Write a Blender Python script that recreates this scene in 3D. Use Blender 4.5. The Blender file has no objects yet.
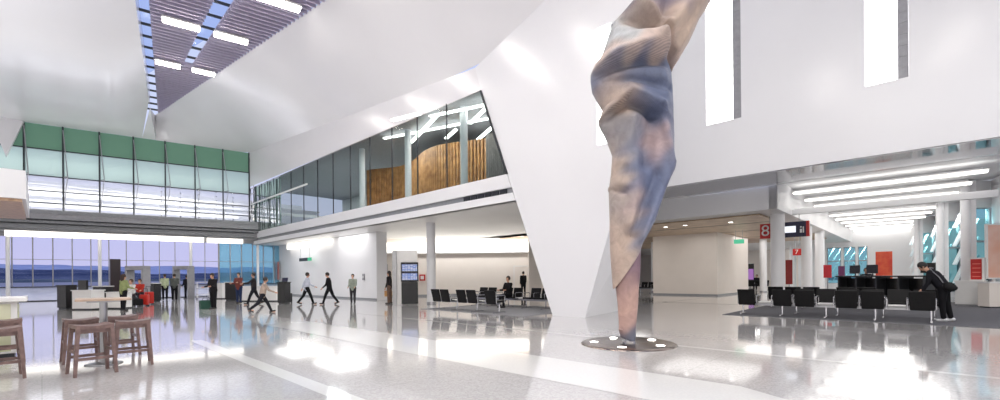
import bpy, bmesh, math, random
from mathutils import Vector, Matrix
random.seed(7)
SC = bpy.context.scene
COL = SC.collection
PI = math.pi
# ------------------------------------------------------------------ camera model
H, F, YH, TH = 1.35, 440.0, 277.0, math.radians(0.51)
CT, ST = math.cos(TH), math.sin(TH)
def ray(px, py):
    a, b = px - 500.0, YH - py
    return Vector(((a*CT + b*ST)/F, 1.0, (-a*ST + b*CT)/F))
def onz(px, py, z=0.0):
    r = ray(px, py); t = (z - H)/r.z
    return Vector((r.x*t, t, z))
EX = Vector((0.7219, -0.6920, 0)); EN = Vector((0.6920, 0.7219, 0))
PHI = math.atan2(EX.y, EX.x)
def onn(px, py, n):
    r = ray(px, py); t = n/(EN.x*r.x + EN.y)
    return Vector((r.x*t, t, H + r.z*t))
def LN(l, n, z=0.0): return EX*l + EN*n + Vector((0, 0, z))
def lnz(p): return (p.x*EX.x + p.y*EX.y, p.x*EN.x + p.y*EN.y, p.z)
LNF = Matrix.Rotation(PHI, 4, 'Z')
C0 = Vector((-20.8, 36.6, 0)); PSI = math.atan2(.586, .81)
EF = Matrix.Translation(C0) @ Matrix.Rotation(PSI, 4, 'Z')

cam = bpy.data.cameras.new('camera'); co = bpy.data.objects.new('camera', cam); COL.objects.link(co)
cam.sensor_fit = 'HORIZONTAL'; cam.sensor_width = 36; cam.lens = 36*F/1000
cam.shift_y = (YH - 200)/1000; cam.clip_start = .05; cam.clip_end = 20000
co.matrix_world = Matrix(((CT, ST, 0, 0), (0, 0, -1, 0), (-ST, CT, 0, H), (0, 0, 0, 1)))
SC.camera = co

# ------------------------------------------------------------------ materials
def lin(c):
    return tuple(((v/255)/12.92 if v/255 <= .04045 else ((v/255 + .055)/1.055)**2.4) for v in c) + (1,)
def newmat(name):
    m = bpy.data.materials.new(name); m.use_nodes = True
    nt = m.node_tree; nt.nodes.clear()
    out = nt.nodes.new('ShaderNodeOutputMaterial')
    return m, nt, out
def pm(name, c, rough=.5, metal=0, spec=.5, var=.06, scale=6, bump=0, bscale=200, c2=None, coat=0):
    m, nt, out = newmat(name); N = nt.nodes.new; L = nt.links.new
    b = N('ShaderNodeBsdfPrincipled'); L(b.outputs[0], out.inputs[0])
    tc = N('ShaderNodeTexCoord'); nz = N('ShaderNodeTexNoise'); nz.inputs['Scale'].default_value = scale; nz.inputs['Detail'].default_value = 4
    L(tc.outputs['Object'], nz.inputs['Vector'])
    mx = N('ShaderNodeMix'); mx.data_type = 'RGBA'
    l = lin(c); d = lin(c2) if c2 else tuple(x*(1 - var*2) for x in l[:3]) + (1,)
    mx.inputs[6].default_value = d; mx.inputs[7].default_value = l
    mr = N('ShaderNodeMapRange'); mr.inputs[1].default_value = .35; mr.inputs[2].default_value = .65
    L(nz.outputs['Fac'], mr.inputs[0]); L(mr.outputs[0], mx.inputs[0]); L(mx.outputs[2], b.inputs['Base Color'])
    b.inputs['Roughness'].default_value = rough; b.inputs['Metallic'].default_value = metal
    b.inputs['Specular IOR Level'].default_value = spec
    if coat: b.inputs['Coat Weight'].default_value = coat; b.inputs['Coat Roughness'].default_value = .08
    if bump:
        n2 = N('ShaderNodeTexNoise'); n2.inputs['Scale'].default_value = bscale; L(tc.outputs['Object'], n2.inputs['Vector'])
        bp = N('ShaderNodeBump'); bp.inputs['Strength'].default_value = bump; bp.inputs['Distance'].default_value = .01
        L(n2.outputs['Fac'], bp.inputs['Height']); L(bp.outputs[0], b.inputs['Normal'])
    return m
def em(name, c, s):
    m, nt, out = newmat(name); e = nt.nodes.new('ShaderNodeEmission')
    e.inputs[0].default_value = lin(c); e.inputs[1].default_value = s
    nt.links.new(e.outputs[0], out.inputs[0]); return m
def glass(name, tint, refl=.12, rough=.0, diffuse=0.0, dcol=(255, 255, 255)):
    m, nt, out = newmat(name); N = nt.nodes.new; L = nt.links.new
    t = N('ShaderNodeBsdfTransparent'); t.inputs[0].default_value = lin(tint)
    g = N('ShaderNodeBsdfGlossy'); g.inputs['Roughness'].default_value = rough
    lw = N('ShaderNodeLayerWeight'); lw.inputs[0].default_value = refl
    mx = N('ShaderNodeMixShader'); L(lw.outputs['Fresnel'], mx.inputs[0]); L(t.outputs[0], mx.inputs[1]); L(g.outputs[0], mx.inputs[2])
    last = mx
    if diffuse:
        d0 = N('ShaderNodeBsdfDiffuse'); d0.inputs[0].default_value = lin(dcol); d1 = N('ShaderNodeBsdfTranslucent'); d1.inputs[0].default_value = lin(dcol)
        d = N('ShaderNodeMixShader'); L(d0.outputs[0], d.inputs[1]); L(d1.outputs[0], d.inputs[2])
        m2 = N('ShaderNodeMixShader'); m2.inputs[0].default_value = diffuse
        L(mx.outputs[0], m2.inputs[1]); L(d.outputs[0], m2.inputs[2]); last = m2
    L(last.outputs[0], out.inputs[0]); return m

M = {}
M['white'] = pm('white_paint', (238, 238, 240), .42, var=.01, scale=.6)
M['gloss'] = pm('glossy_white_panel', (238, 238, 241), .2, var=.01, scale=.4)
M['ceilwhite'] = pm('satin_white_ceiling', (234, 233, 236), .18, var=.015, scale=.3)
M['cream'] = pm('cream_wall_paint', (236, 228, 220), .5, var=.02, scale=.8)
M['soffit'] = pm('soffit_paint', (228, 227, 226), .35, var=.02, scale=.5)
M['greyband'] = pm('grey_band', (150, 152, 156), .4)
M['steel'] = pm('brushed_steel', (165, 165, 168), .28, 1, var=.05)
M['chrome'] = pm('chrome', (205, 205, 208), .12, 1, var=.02)
M['greypaint'] = pm('grey_metal_paint', (160, 160, 165), .4)
M['darkmetal'] = pm('dark_metal', (60, 62, 66), .35, .6)
M['black'] = pm('black_vinyl', (17, 16, 18), .5, var=.2, scale=20, spec=.25)
M['blackgloss'] = pm('black_laminate', (22, 22, 25), .25, var=.1)
M['wood'] = pm('grey_brown_wood', (128, 104, 98), .45, c2=(104, 82, 78), scale=14)
M['timber'] = pm('honey_timber', (206, 152, 98), .45, c2=(160, 112, 70), scale=3)
M['ceiltimber'] = pm('pale_timber_ceiling', (205, 183, 158), .4, c2=(180, 156, 132), scale=2)
M['carpet'] = pm('grey_carpet', (118, 118, 122), .95, spec=.1, var=.12, scale=60, bump=.4, bscale=300)
M['carpetbrown'] = pm('taupe_carpet', (110, 104, 104), .95, spec=.1, var=.12, scale=60)
M['red'] = pm('red_sign_face', (196, 38, 34), .4, var=.05)
M['redcase'] = pm('red_shell', (200, 45, 35), .35, var=.08)
M['navy'] = pm('navy_sign_face', (30, 30, 62), .4)
M['whiteplast'] = pm('white_laminate', (235, 234, 232), .35, var=.01)
M['orange'] = pm('orange_panel', (206, 88, 48), .45, c2=(190, 50, 36), scale=2)
M['pinkposter'] = pm('pink_poster', (240, 205, 190), .4, c2=(232, 176, 150), scale=1.2)
M['slat'] = pm('taupe_louvre', (186, 178, 198), .4, .2, var=.05)
M['skin'] = pm('skin', (208, 160, 134), .5, var=.04)
M['eye'] = pm('eye', (30, 24, 22), .2)
M['glass'] = glass('clear_glass', (243, 247, 250), .12)
M['lowglass'] = glass('facade_glass', (236, 238, 250), .1)
M['green'] = glass('green_spandrel_glass', (190, 218, 196), .08, diffuse=.6, dcol=(156, 190, 164))
M['pale'] = glass('pale_green_glass', (235, 246, 240), .1, diffuse=.5, dcol=(228, 242, 234))
M['midglass'] = glass('white_reflecting_glass', (244, 246, 250), .1, diffuse=.3, dcol=(244, 245, 250))
M['mezzglass'] = glass('mezzanine_glass', (222, 228, 228), .04)
M['mezzgreen'] = glass('mezzanine_green_glass', (190, 216, 208), .08, diffuse=.2, dcol=(150, 190, 180))
M['teal'] = glass('teal_glass', (182, 216, 218), .03)
M['cyan'] = glass('cyan_glass', (196, 228, 238), .1, diffuse=.2, dcol=(170, 216, 230))  # cyan of a reflection, put into the glass colour
def frosted():
    m, nt, out = newmat('frosted_sun_fin'); N = nt.nodes.new; L = nt.links.new
    a = N('ShaderNodeBsdfDiffuse'); b = N('ShaderNodeBsdfTranslucent'); x = N('ShaderNodeMixShader')
    nz = N('ShaderNodeTexNoise'); nz.inputs['Scale'].default_value = 2; cr = N('ShaderNodeValToRGB'); cr.color_ramp.elements[0].color = lin((228, 240, 244)); cr.color_ramp.elements[1].color = lin((244, 250, 252))
    L(nz.outputs['Fac'], cr.inputs[0]); L(cr.outputs[0], a.inputs[0]); L(cr.outputs[0], b.inputs[0])
    L(a.outputs[0], x.inputs[1]); L(b.outputs[0], x.inputs[2]); L(x.outputs[0], out.inputs[0]); return m
M['finwhite'] = frosted()
M['lamp'] = em('lamp_white', (255, 250, 244), 9)
M['cove'] = em('cove_light', (255, 250, 240), 2.4)
M['strip'] = em('strip_light', (255, 252, 246), 3.6)
M['slotglow'] = em('slot_light', (255, 253, 250), 5)
M['zig'] = em('zigzag_light', (255, 252, 246), 7)
M['bar'] = em('bar_lamp', (255, 248, 240), 26)
M['greensign'] = em('exit_sign_face', (90, 190, 150), 1.0)
M['purple'] = em('purple_screen', (170, 120, 190), .8)

def terrazzo():
    m, nt, out = newmat('polished_terrazzo'); N = nt.nodes.new; L = nt.links.new
    b = N('ShaderNodeBsdfPrincipled'); L(b.outputs[0], out.inputs[0])
    tc = N('ShaderNodeTexCoord')
    v = N('ShaderNodeTexVoronoi'); v.inputs['Scale'].default_value = 45; L(tc.outputs['Object'], v.inputs['Vector'])
    sp = N('ShaderNodeValToRGB'); e = sp.color_ramp.elements
    e[0].color = lin((192, 189, 188)); e[1].color = lin((212, 210, 208)); e[0].position = .1; e[1].position = .8
    L(v.outputs['Color'], sp.inputs[0])
    nz = N('ShaderNodeTexNoise'); nz.inputs['Scale'].default_value = .35; L(tc.outputs['Object'], nz.inputs['Vector'])
    br = N('ShaderNodeTexBrick'); br.offset = 0; br.inputs['Scale'].default_value = 1; br.inputs['Brick Width'].default_value = 2.4; br.inputs['Row Height'].default_value = 2.4
    br.inputs['Mortar Size'].default_value = .006; br.inputs['Color1'].default_value = (1, 1, 1, 1); br.inputs['Color2'].default_value = (.95, .95, .95, 1); br.inputs['Mortar'].default_value = (.8, .8, .8, 1)
    L(tc.outputs['Object'], br.inputs['Vector'])
    mx = N('ShaderNodeMix'); mx.data_type = 'RGBA'; mx.blend_type = 'MULTIPLY'; mx.inputs[0].default_value = 1
    L(sp.outputs[0], mx.inputs[6]); L(br.outputs[0], mx.inputs[7]); L(mx.outputs[2], b.inputs['Base Color'])
    mr = N('ShaderNodeMapRange'); mr.inputs[3].default_value = .05; mr.inputs[4].default_value = .1
    L(nz.outputs['Fac'], mr.inputs[0]); L(mr.outputs[0], b.inputs['Roughness'])
    b.inputs['Specular IOR Level'].default_value = .6
    b.inputs['Coat Weight'].default_value = .5; b.inputs['Coat Roughness'].default_value = .06
    return m
M['terrazzo'] = terrazzo()
M['whiteband'] = pm('white_terrazzo_band', (240, 239, 236), .1, var=.03, scale=30, coat=.5)
M['darkband'] = pm('grey_terrazzo_band', (120, 118, 120), .1, var=.05, scale=30, coat=.5)

# ------------------------------------------------------------------ mesh builder
class MB:
    def __init__(s): s.v = []; s.f = []; s.m = []; s.sm = []
    def add(s, vs, fs, mi=0, sm=False):
        b = len(s.v); s.v += [tuple(v) for v in vs]
        for f in fs: s.f.append(tuple(b + i for i in f)); s.m.append(mi); s.sm.append(sm)
    def poly(s, pts, mi=0): s.add(pts, [tuple(range(len(pts)))], mi)
    def box(s, c, d, mi=0, R=None):
        hx, hy, hz = d[0]/2, d[1]/2, d[2]/2
        vs = [Vector((x, y, z)) for x in (-hx, hx) for y in (-hy, hy) for z in (-hz, hz)]
        if R is not None: vs = [R @ v for v in vs]
        c = Vector(c); vs = [v + c for v in vs]
        s.add(vs, [(0, 1, 3, 2), (4, 6, 7, 5), (0, 4, 5, 1), (2, 3, 7, 6), (0, 2, 6, 4), (1, 5, 7, 3)], mi)
    def bx(s, x0, x1, y0, y1, z0, z1, mi=0): s.box(((x0+x1)/2, (y0+y1)/2, (z0+z1)/2), (x1-x0, y1-y0, z1-z0), mi)
    def bar(s, p, q, w, h=None, mi=0, w2=None):
        h = h or w; p, q = Vector(p), Vector(q); d = (q - p).normalized()
        up = Vector((0, 0, 1)) if abs(d.z) < .95 else Vector((0, 1, 0))
        a = d.cross(up).normalized(); b = a.cross(d).normalized(); k = (w2/w if w2 else 1)
        vs = [p + a*sx*w/2 + b*sy*h/2 for sx, sy in ((-1, -1), (1, -1), (1, 1), (-1, 1))] + [q + (a*sx*w/2 + b*sy*h/2)*k for sx, sy in ((-1, -1), (1, -1), (1, 1), (-1, 1))]
        s.add(vs, [(3, 2, 1, 0), (4, 5, 6, 7), (0, 1, 5, 4), (1, 2, 6, 5), (2, 3, 7, 6), (3, 0, 4, 7)], mi)
    def cyl(s, p, q, r, r2=None, n=16, mi=0, sm=True):
        r2 = r if r2 is None else r2; p, q = Vector(p), Vector(q); d = (q - p).normalized()
        up = Vector((0, 0, 1)) if abs(d.z) < .95 else Vector((1, 0, 0))
        a = d.cross(up).normalized(); b = a.cross(d).normalized()
        A = [p + (a*math.cos(2*PI*i/n) + b*math.sin(2*PI*i/n))*r for i in range(n)]
        B = [q + (a*math.cos(2*PI*i/n) + b*math.sin(2*PI*i/n))*r2 for i in range(n)]
        s.add(A + B, [(i, (i+1) % n, n+(i+1) % n, n+i) for i in range(n)], mi, sm)
        s.add(A, [tuple(range(n))[::-1]], mi); s.add(B, [tuple(range(n))], mi)
    def tube(s, pts, r, n=8, mi=0):
        for i in range(len(pts)-1): s.cyl(pts[i], pts[i+1], r, n=n, mi=mi)
        for p in pts[1:-1]: s.ball(p, (r, r, r), 8, 5, mi)
    def ball(s, c, r, nu=14, nv=9, mi=0, R=None):
        c = Vector(c); vs = []
        for j in range(nv+1):
            t = PI*j/nv
            for i in range(nu):
                p = 2*PI*i/nu; v = Vector((r[0]*math.sin(t)*math.cos(p), r[1]*math.sin(t)*math.sin(p), r[2]*math.cos(t)))
                vs.append((R @ v if R else v) + c)
        s.add(vs, [(j*nu+i, (j+1)*nu+i, (j+1)*nu+(i+1) % nu, j*nu+(i+1) % nu) for j in range(nv) for i in range(nu)], mi, True)
    def cap(s, p, q, r0, r1, n=10):
        p, q = Vector(p), Vector(q); d = (q-p)
        if d.length < 1e-5: d = Vector((0, 0, .001)); q = p + d
        s.cyl(p, q, r0, r1, n); s.ball(p, (r0,)*3, n, 7); s.ball(q, (r1,)*3, n, 7)
    def prism(s, pts, vec, mi=0):
        n = len(pts); A = [Vector(p) for p in pts]; B = [p + Vector(vec) for p in A]
        s.add(A + B, [tuple(range(n))[::-1], tuple(range(n, 2*n))] + [(i, (i+1) % n, n+(i+1) % n, n+i) for i in range(n)], mi)
    def lathe(s, prof, n=32, mi=0, c=(0, 0)):
        vs = [(c[0]+r*math.cos(2*PI*i/n), c[1]+r*math.sin(2*PI*i/n), z) for r, z in prof for i in range(n)]
        s.add(vs, [(j*n+i, j*n+(i+1) % n, (j+1)*n+(i+1) % n, (j+1)*n+i) for j in range(len(prof)-1) for i in range(n)], mi, True)
    def build(s, name, mats, parent=None, frame=None, bev=0):
        me = bpy.data.meshes.new(name); me.from_pydata(s.v, [], s.f); me.update()
        mats = mats if isinstance(mats, (list, tuple)) else [mats]
        for m in mats: me.materials.append(M[m] if isinstance(m, str) else m)
        me.polygons.foreach_set('material_index', s.m); me.polygons.foreach_set('use_smooth', s.sm)
        o = bpy.data.objects.new(name, me); COL.objects.link(o)
        if parent: o.parent = parent
        if frame is not None: o.matrix_world = frame
        if bev:
            b = o.modifiers.new('bevel', 'BEVEL'); b.width = bev; b.segments = 2; b.limit_method = 'ANGLE'
        return o
def tag(o, label=None, cat=None, group=None, kind=None):
    if label: o['label'] = label
    if cat: o['category'] = cat
    if group: o['group'] = group
    if kind: o['kind'] = kind
    return o
def struct(o, label, cat): return tag(o, label, cat, None, 'structure')
def thing(name, loc, rz, label, cat, group=None):
    o = bpy.data.objects.new(name, None); COL.objects.link(o); o.empty_display_size = .2
    o.location = loc; o.rotation_euler = (0, 0, rz); return tag(o, label, cat, group)
def copy_tree(o, parent=None):
    c = o.copy(); COL.objects.link(c)
    if parent: c.parent = parent
    for ch in list(o.children): copy_tree(ch, c)
    return c
def remesh(mb, name, mat, parent, vox, smooth=4):
    o = mb.build(name, mat, parent)
    r = o.modifiers.new('r', 'REMESH'); r.mode = 'VOXEL'; r.voxel_size = vox; r.use_smooth_shade = True
    if smooth: sm = o.modifiers.new('s', 'SMOOTH'); sm.iterations = smooth; sm.factor = .5
    dg = bpy.context.evaluated_depsgraph_get(); me = bpy.data.meshes.new_from_object(o.evaluated_get(dg))
    o.modifiers.clear(); o.data = me; me.name = name
    return o
def va(px): r = ray(px, YH); return -math.atan2(r.x, r.y)      # heading of the view ray at that column

# ================================================================== SETTING
# floor with its inlaid bands
fm = MB()
def fq(l0, l1, n0, n1, z, mi): fm.poly([(l0, n0, z), (l1, n0, z), (l1, n1, z), (l0, n1, z)], mi)
fq(-75, 30, -40, 90, 0, 0)
Z1 = .003
def fpt(px, py): q = lnz(onz(px, py)); return q[0], q[1]
b1 = fpt(741, 386.6); b1e = fpt(714, 399.5); b1s = fpt(450, 361)
fm.poly([(b1[0], b1[1], Z1), (-46, b1[1], Z1), (-46, b1s[1], Z1), (b1s[0]+6.2, b1s[1], Z1)], 1)
q0 = fpt(207, 339.5); q1 = fpt(366, 400); q2 = fpt(336, 400)
fm.poly([(q0[0], q1[1], Z1), (q1[0]+4, q1[1], Z1), (q1[0]+4, q2[1], Z1), (q0[0], q2[1], Z1)], 1)
t0 = fpt(540, 336); t1 = fpt(1000, 378.5)
fq(-16, 12, t1[1]-.06, t1[1]+.06, Z1, 1)
# pale cross band far in front of the waiting area, and thin ones by the kiosk box
fq(-13.2, -12.9, 13.5, 32, Z1, 1); fq(-40, -4.6, 21.8, 22.1, Z1, 2); fq(-9.6, -9.3, 16, 40, Z1, 1)
fo = fm.build('floor', ['terrazzo', 'whiteband', 'darkband'], None, LNF)
struct(fo, 'polished pale grey terrazzo floor with white inlaid bands', 'floor')
cm = MB(); cm.bx(-4.9, 9, 16.0, 29, .002, .012); struct(cm.build('floor', 'carpet', None, LNF), 'grey carpet under the seating on the right', 'carpet')
cm = MB(); cm.bx(-15.6, -9.75, 11.3, 15.6, .002, .012); struct(cm.build('floor', pm('pale_grey_carpet', (158, 158, 160), .8, spec=.3, var=.06, scale=50), None, LNF), 'grey carpet under the seating behind the folded pier', 'carpet')

# folded white pier + right upper wall
def ledge(z): return -9.24 + z/8.85*(-12.7 + 9.24)
NF = 12.25          # the big folded front plane (continuous with the mezzanine glazing)
P1 = LN(-9.24, NF); P2 = onn(585, 316, NF); P2.z = 0; P3 = onz(622, 310)
A = LN(-12.7, NF, 8.85); A2 = onn(475, 68, NF)
NW = 18.8
def wallp(px, z): p = onn(px, 200, NW); p.z = z; return p
W1 = wallp(660, 5.2); W2 = wallp(668, 17)
Ff = onn(545, 0, NF); Fp = A2 + (Ff - A2)*2.2
lP2 = lnz(P2)[0]
def lcrease(z): return lP2 + (lnz(onn(673, 0, NF))[0] - lP2)*z/onn(673, 0, NF).z
Ct = LN(lcrease(13.6), NF, 13.6)
from mathutils.geometry import tessellate_polygon
sa, sb_ = lnz(onn(596.5, 100, NF))[0], lnz(onn(614, 100, NF))[0]; sz0 = onn(600, 145, NF).z; sz1 = onn(600, 27, NF).z
outer = [Vector((lnz(p)[0], p.z, 0)) for p in (P1, P2, Ct, Fp, A2, A)]
hole = [Vector((sa, sz0, 0)), Vector((sa, sz1, 0)), Vector((sb_, sz1, 0)), Vector((sb_, sz0, 0))]
tri = tessellate_polygon([outer, hole]); allp = outer + hole
pb = MB(); pb.add([LN(p.x, NF, p.y) for p in allp], [tuple(t) for t in tri])
d = .45
rv = [(sa, sz0), (sa, sz1), (sb_, sz1), (sb_, sz0)]
for i in range(4):
    (l0, z0), (l1, z1) = rv[i], rv[(i+1) % 4]; pb.poly([LN(l0, NF, z0), LN(l1, NF, z1), LN(l1, NF+d, z1), LN(l0, NF+d, z0)])
pb.poly([LN(l, NF+d, z) for l, z in rv])
pb.poly((P2, P3, W1)); pb.poly((P2, W1, W2)); pb.poly((P2, W2, Ct))
B1 = P1 + EN*2.2 + EX*.6; pb.poly((P3, B1, W1)); pb.poly((B1, P1, A)); pb.poly((B1, A, W1))
struct(pb.build('wall_center', 'gloss'), 'folded glossy white wall tapering down to a pier behind the twisted sculpture', 'wall')

slots = []
for (pa, pc, zb) in ((707, 742, 7.45), (866, 910, 7.5)):
    la = lnz(onn(pa, 200, NW))[0]; lb = lnz(onn(pc, 200, NW))[0]; slots.append((la, lb, zb))
L0 = lnz(W1)[0]; L0t = lnz(W2)[0]
wr = MB(); ztop = 17; Lk = L0 + (L0t-L0)*.18
wr.poly([(L0, NW, 5.2), (10, NW, 5.2), (10, NW, 7.3), (Lk, NW, 7.3)])
prev = None
for i, (la, lb, zb) in enumerate(slots):
    wr.poly([(la, NW, 7.3), (lb, NW, 7.3), (lb, NW, zb), (la, NW, zb)])
    if i == 0: wr.poly([(Lk, NW, 7.3), (la, NW, 7.3), (la, NW, ztop), (L0t, NW, ztop)])
    else: wr.poly([(prev, NW, 7.3), (la, NW, 7.3), (la, NW, ztop), (prev, NW, ztop)])
    d = .55   # reveal of the slot
    wr.poly([(la, NW, zb), (la, NW+d, zb), (la, NW+d, ztop), (la, NW, ztop)]); wr.poly([(lb, NW, zb), (lb, NW, ztop), (lb, NW+d, ztop), (lb, NW+d, zb)])
    wr.poly([(la, NW, zb), (lb, NW, zb), (lb, NW+d, zb), (la, NW+d, zb)]); wr.poly([(la, NW+d, zb), (lb, NW+d, zb), (lb, NW+d, ztop), (la, NW+d, ztop)])
    prev = lb
wr.poly([(prev, NW, 7.3), (10, NW, 7.3), (10, NW, ztop), (prev, NW, ztop)])
wr.poly([(L0, NW, 5.2), (10, NW, 5.2), (10, 21.4, 5.2), (L0, 22, 5.2)])
wro = struct(wr.build('wall_right', 'gloss', None, LNF), 'tall white upper wall with two vertical light slots', 'wall')
names = ('light slot in the white wall just right of the sculpture top', 'light slot in the white wall nearest the right end')
def slot_thing(la, lb, n, z0, z1, nm):
    t = thing('slot_light', LN(la, n, z0), PHI, 'tall glowing ' + nm, 'light', 'wall slot lights')
    w = lb - la; hh = z1 - z0
    g = MB(); g.bx(.02, w*.74, .12, .2, .02, hh-.02); g.build('diffuser', 'slotglow', t)
    g = MB(); g.bx(w*.76, w-.01, .1, .16, .02, hh-.02)
    for k in range(int(hh/.35)): g.bx(w*.76, w-.01, .08, .11, k*.35+.02, k*.35+.05)
    g.build('grille', 'greypaint', t)
for (la, lb, zb), nm in zip(slots, names): slot_thing(la, lb, NW, zb, 17, nm)
slot_thing(sa, sb_, NF, sz0, sz1, 'light slot in the white wall partly behind the sculpture')

# bulkhead behind the wall edge
bk = MB()
bk.bx(-40, -4.5, 22, 22.3, 4.2, 5.25); bk.bx(-4.8, -4.5, 22, 60, 4.2, 5.6)
bk.poly([(-40, 18.8, 5.2), (L0, 18.8, 5.2), (L0, 22, 5.2), (-40, 22, 5.2)])
struct(bk.build('trim_1', 'white', None, LNF), 'white bulkhead above the round column left of the gate lounge', 'bulkhead')
mb_ = MB(); mb_.bx(-9.5, 9.5, 18.86, 21.35, 5.17, 5.195)
struct(mb_.build('trim_2', pm('mirror_soffit', (190, 190, 194), .06, .75, var=.02), None, LNF), 'reflective grey soffit strip under the upper white wall', 'soffit')
# coffered lounge ceiling
cl = MB()
cl.poly([(-4.5, 21.3, 5.5), (3.4, 21.3, 5.5), (-.2, 60, 5.5), (-4.5, 60, 5.5)]); cl.poly([(-4.5, 21.4, 5.2), (3, 21.4, 5.2), (3, 21.4, 5.5), (-4.5, 21.4, 5.5)])
def llim(n): return 2.2 - (n - 29.2)*.095 - .75
for k in range(12):
    n = 25.9 + 2.8*k; cl.bx(-4.5, llim(n), n-.35, n+.25, 5.3, 5.48)
struct(cl.build('ceiling', 'white', None, LNF), 'white coffered ceiling with ribs over the gate lounge', 'ceiling')
for k in range(12):
    n = 24.4 + 2.8*k
    t = thing('strip_light', LN(-4.3, n, 5.1), PHI, '', 'light', 'linear lights between lounge ceiling ribs')
    t['label'] = ['linear ceiling light over the lounge, nearest the camera', 'second linear ceiling light into the lounge', 'third linear ceiling light into the lounge', 'fourth linear ceiling light into the lounge', 'fifth linear ceiling light into the lounge', 'sixth linear ceiling light into the lounge'][k] if k < 6 else 'thin far linear ceiling light deep in the lounge'
    g = MB(); xl_ = llim(n) + 4.2; g.bx(0, xl_, -.2, .2, 0, .05); g.build('diffuser', 'strip', t)
    g = MB(); g.bx(-.03, xl_+.03, -.05, .05, .05, .12); g.build('housing', 'whiteplast', t)
bm_ = MB(); bm_.bx(-4.5, 2.1, 25.0, 25.25, 4.22, 4.45); bm_.bx(-4.4, 2.1, 25.05, 25.2, 4.45, 4.5)
struct(bm_.build('trim_3', 'white', None, LNF), 'long white track beam hung across the lounge ceiling', 'beam')
# small fittings on the lounge ceiling (spot lamps on the beam)
# low ceiling left of the lounge, over the corridor
lc = MB(); lc.poly([(-60, 22.2, 4.2), (-4.6, 22.2, 4.2), (-4.6, 62, 4.2), (-60, 62, 4.2)])
struct(lc.build('ceiling', 'soffit', None, LNF), 'flat white low ceiling over the corridor beyond the box', 'ceiling')
tp = MB()
for n0, n1 in ((23.1, 26.2), (26.5, 30.8), (31.1, 36), (36.3, 43)):
    tp.bx(-30, -5.4, n0, n1, 4.12, 4.18)
struct(tp.build('trim_4', 'ceiltimber', None, LNF), 'pale timber ceiling panels above the white box', 'ceiling panels')
tg = MB()
for n in (26.35, 30.95, 36.15): tg.bx(-30, -5.4, n-.12, n+.12, 4.13, 4.19)
struct(tg.build('trim_5', 'darkmetal', None, LNF), 'dark gaps between the timber ceiling panels', 'ceiling gap')
for i, (l, n) in enumerate(((-10.5, 24.6), (-9.4, 24.6), (-7.2, 25))):
    t = thing('downlight', LN(l, n, 4.1), PHI, ['round downlight in the timber ceiling left of its pair', 'round downlight in the timber ceiling right of its pair', 'round downlight in the timber ceiling near the gate sign'][i], 'light', 'downlights in the timber ceiling')
    g = MB(); g.lathe([(.11, 0), (.13, 0), (.13, .025), (.0, .025)], 20); g.build('rim', 'whiteplast', t)
    g = MB(); g.lathe([(.0, .004), (.11, .004)], 20); g.build('lamp_face', 'lamp', t)

# white box
bo = MB(); Q = lnz(onz(717.5, 296)); bo.bx(Q[0]-4.3, Q[0], Q[1], Q[1]+7, 0, 4.12); bo.bx(Q[0]-4.32, Q[0]+.02, Q[1]-.02, Q[1]+7.02, 0, .1, 1)
struct(bo.build('wall_box', ['cream', 'greyband'], None, LNF), 'cream white box room standing beyond the sculpture', 'room')

# far walls
fw = MB(); fw.bx(-60, -8.3, 58, 58.3, 0, 4.2); struct(fw.build('wall_far', 'cream', None, LNF), 'pale far wall at the end of the corridor', 'wall')
# lounge end wall with its tall windows
ew = MB(); NE = 50
segs = [(827, 841), (843.5, 855.5), (858, 867.5)]
ls = []
for a, b in segs: ls.append((lnz(onn(a, 260, NE))[0], lnz(onn(b, 260, NE))[0]))
xs = -8.5
for a, b in ls:
    ew.bx(xs, a, NE, NE+.3, 0, 5.5); ew.bx(a, b, NE, NE+.3, 3.75, 5.5); ew.bx(a, b, NE, NE+.3, 0, .5); xs = b
ew.bx(xs, 4.5, NE, NE+.3, 0, 5.5)
struct(ew.build('wall_back', 'white', None, LNF), 'white end wall of the gate lounge with three small windows', 'wall')
wn = 1
def win_panel(name, frame, w, z0, z1, label, mat='teal', fins=True, slope=.55, pitch=.5, ys=1):
    g = MB(); g.bx(0, w, .1*ys, .13*ys, z0, z1); o = g.build(name, mat, None, frame); struct(o, label, 'window')
    f = MB()
    for xx in (0, w): f.bx(xx-.05, xx+.05, .04*ys, .2*ys, z0, z1)
    for zz in (z0, z0+(z1-z0)*.62, z1): f.bx(0, w, .05*ys, .19*ys, zz-.04, zz+.04)
    f.build('frame', 'greypaint', o).matrix_world = frame
    if fins:
        f = MB(); hgt = z1 - z0; k = -hgt*slope
        while k < w:
            x0, zz0, x1, zz1 = k, z0, k + hgt*slope, z1
            if x0 < 0: zz0 = z0 + (-x0)/slope; x0 = 0
            if x1 > w: zz1 = z1 - (x1-w)/slope; x1 = w
            if zz1 - zz0 > .1: f.bar((x0, .6*ys, zz0), (x1, .6*ys, zz1), .42*pitch, .05)
            k += pitch
        f.build('sun_fin', 'finwhite', o).matrix_world = frame
    return o
for i, (a, b) in enumerate(ls):
    win_panel('window_%d' % wn, LNF @ Matrix.Translation((a, NE, 0)), b-a, .5, 3.75, ['small teal window in the lounge end wall, left of three', 'small teal window in the lounge end wall, middle of three', 'small teal window in the lounge end wall beside the orange panel'][i]); wn += 1
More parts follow.
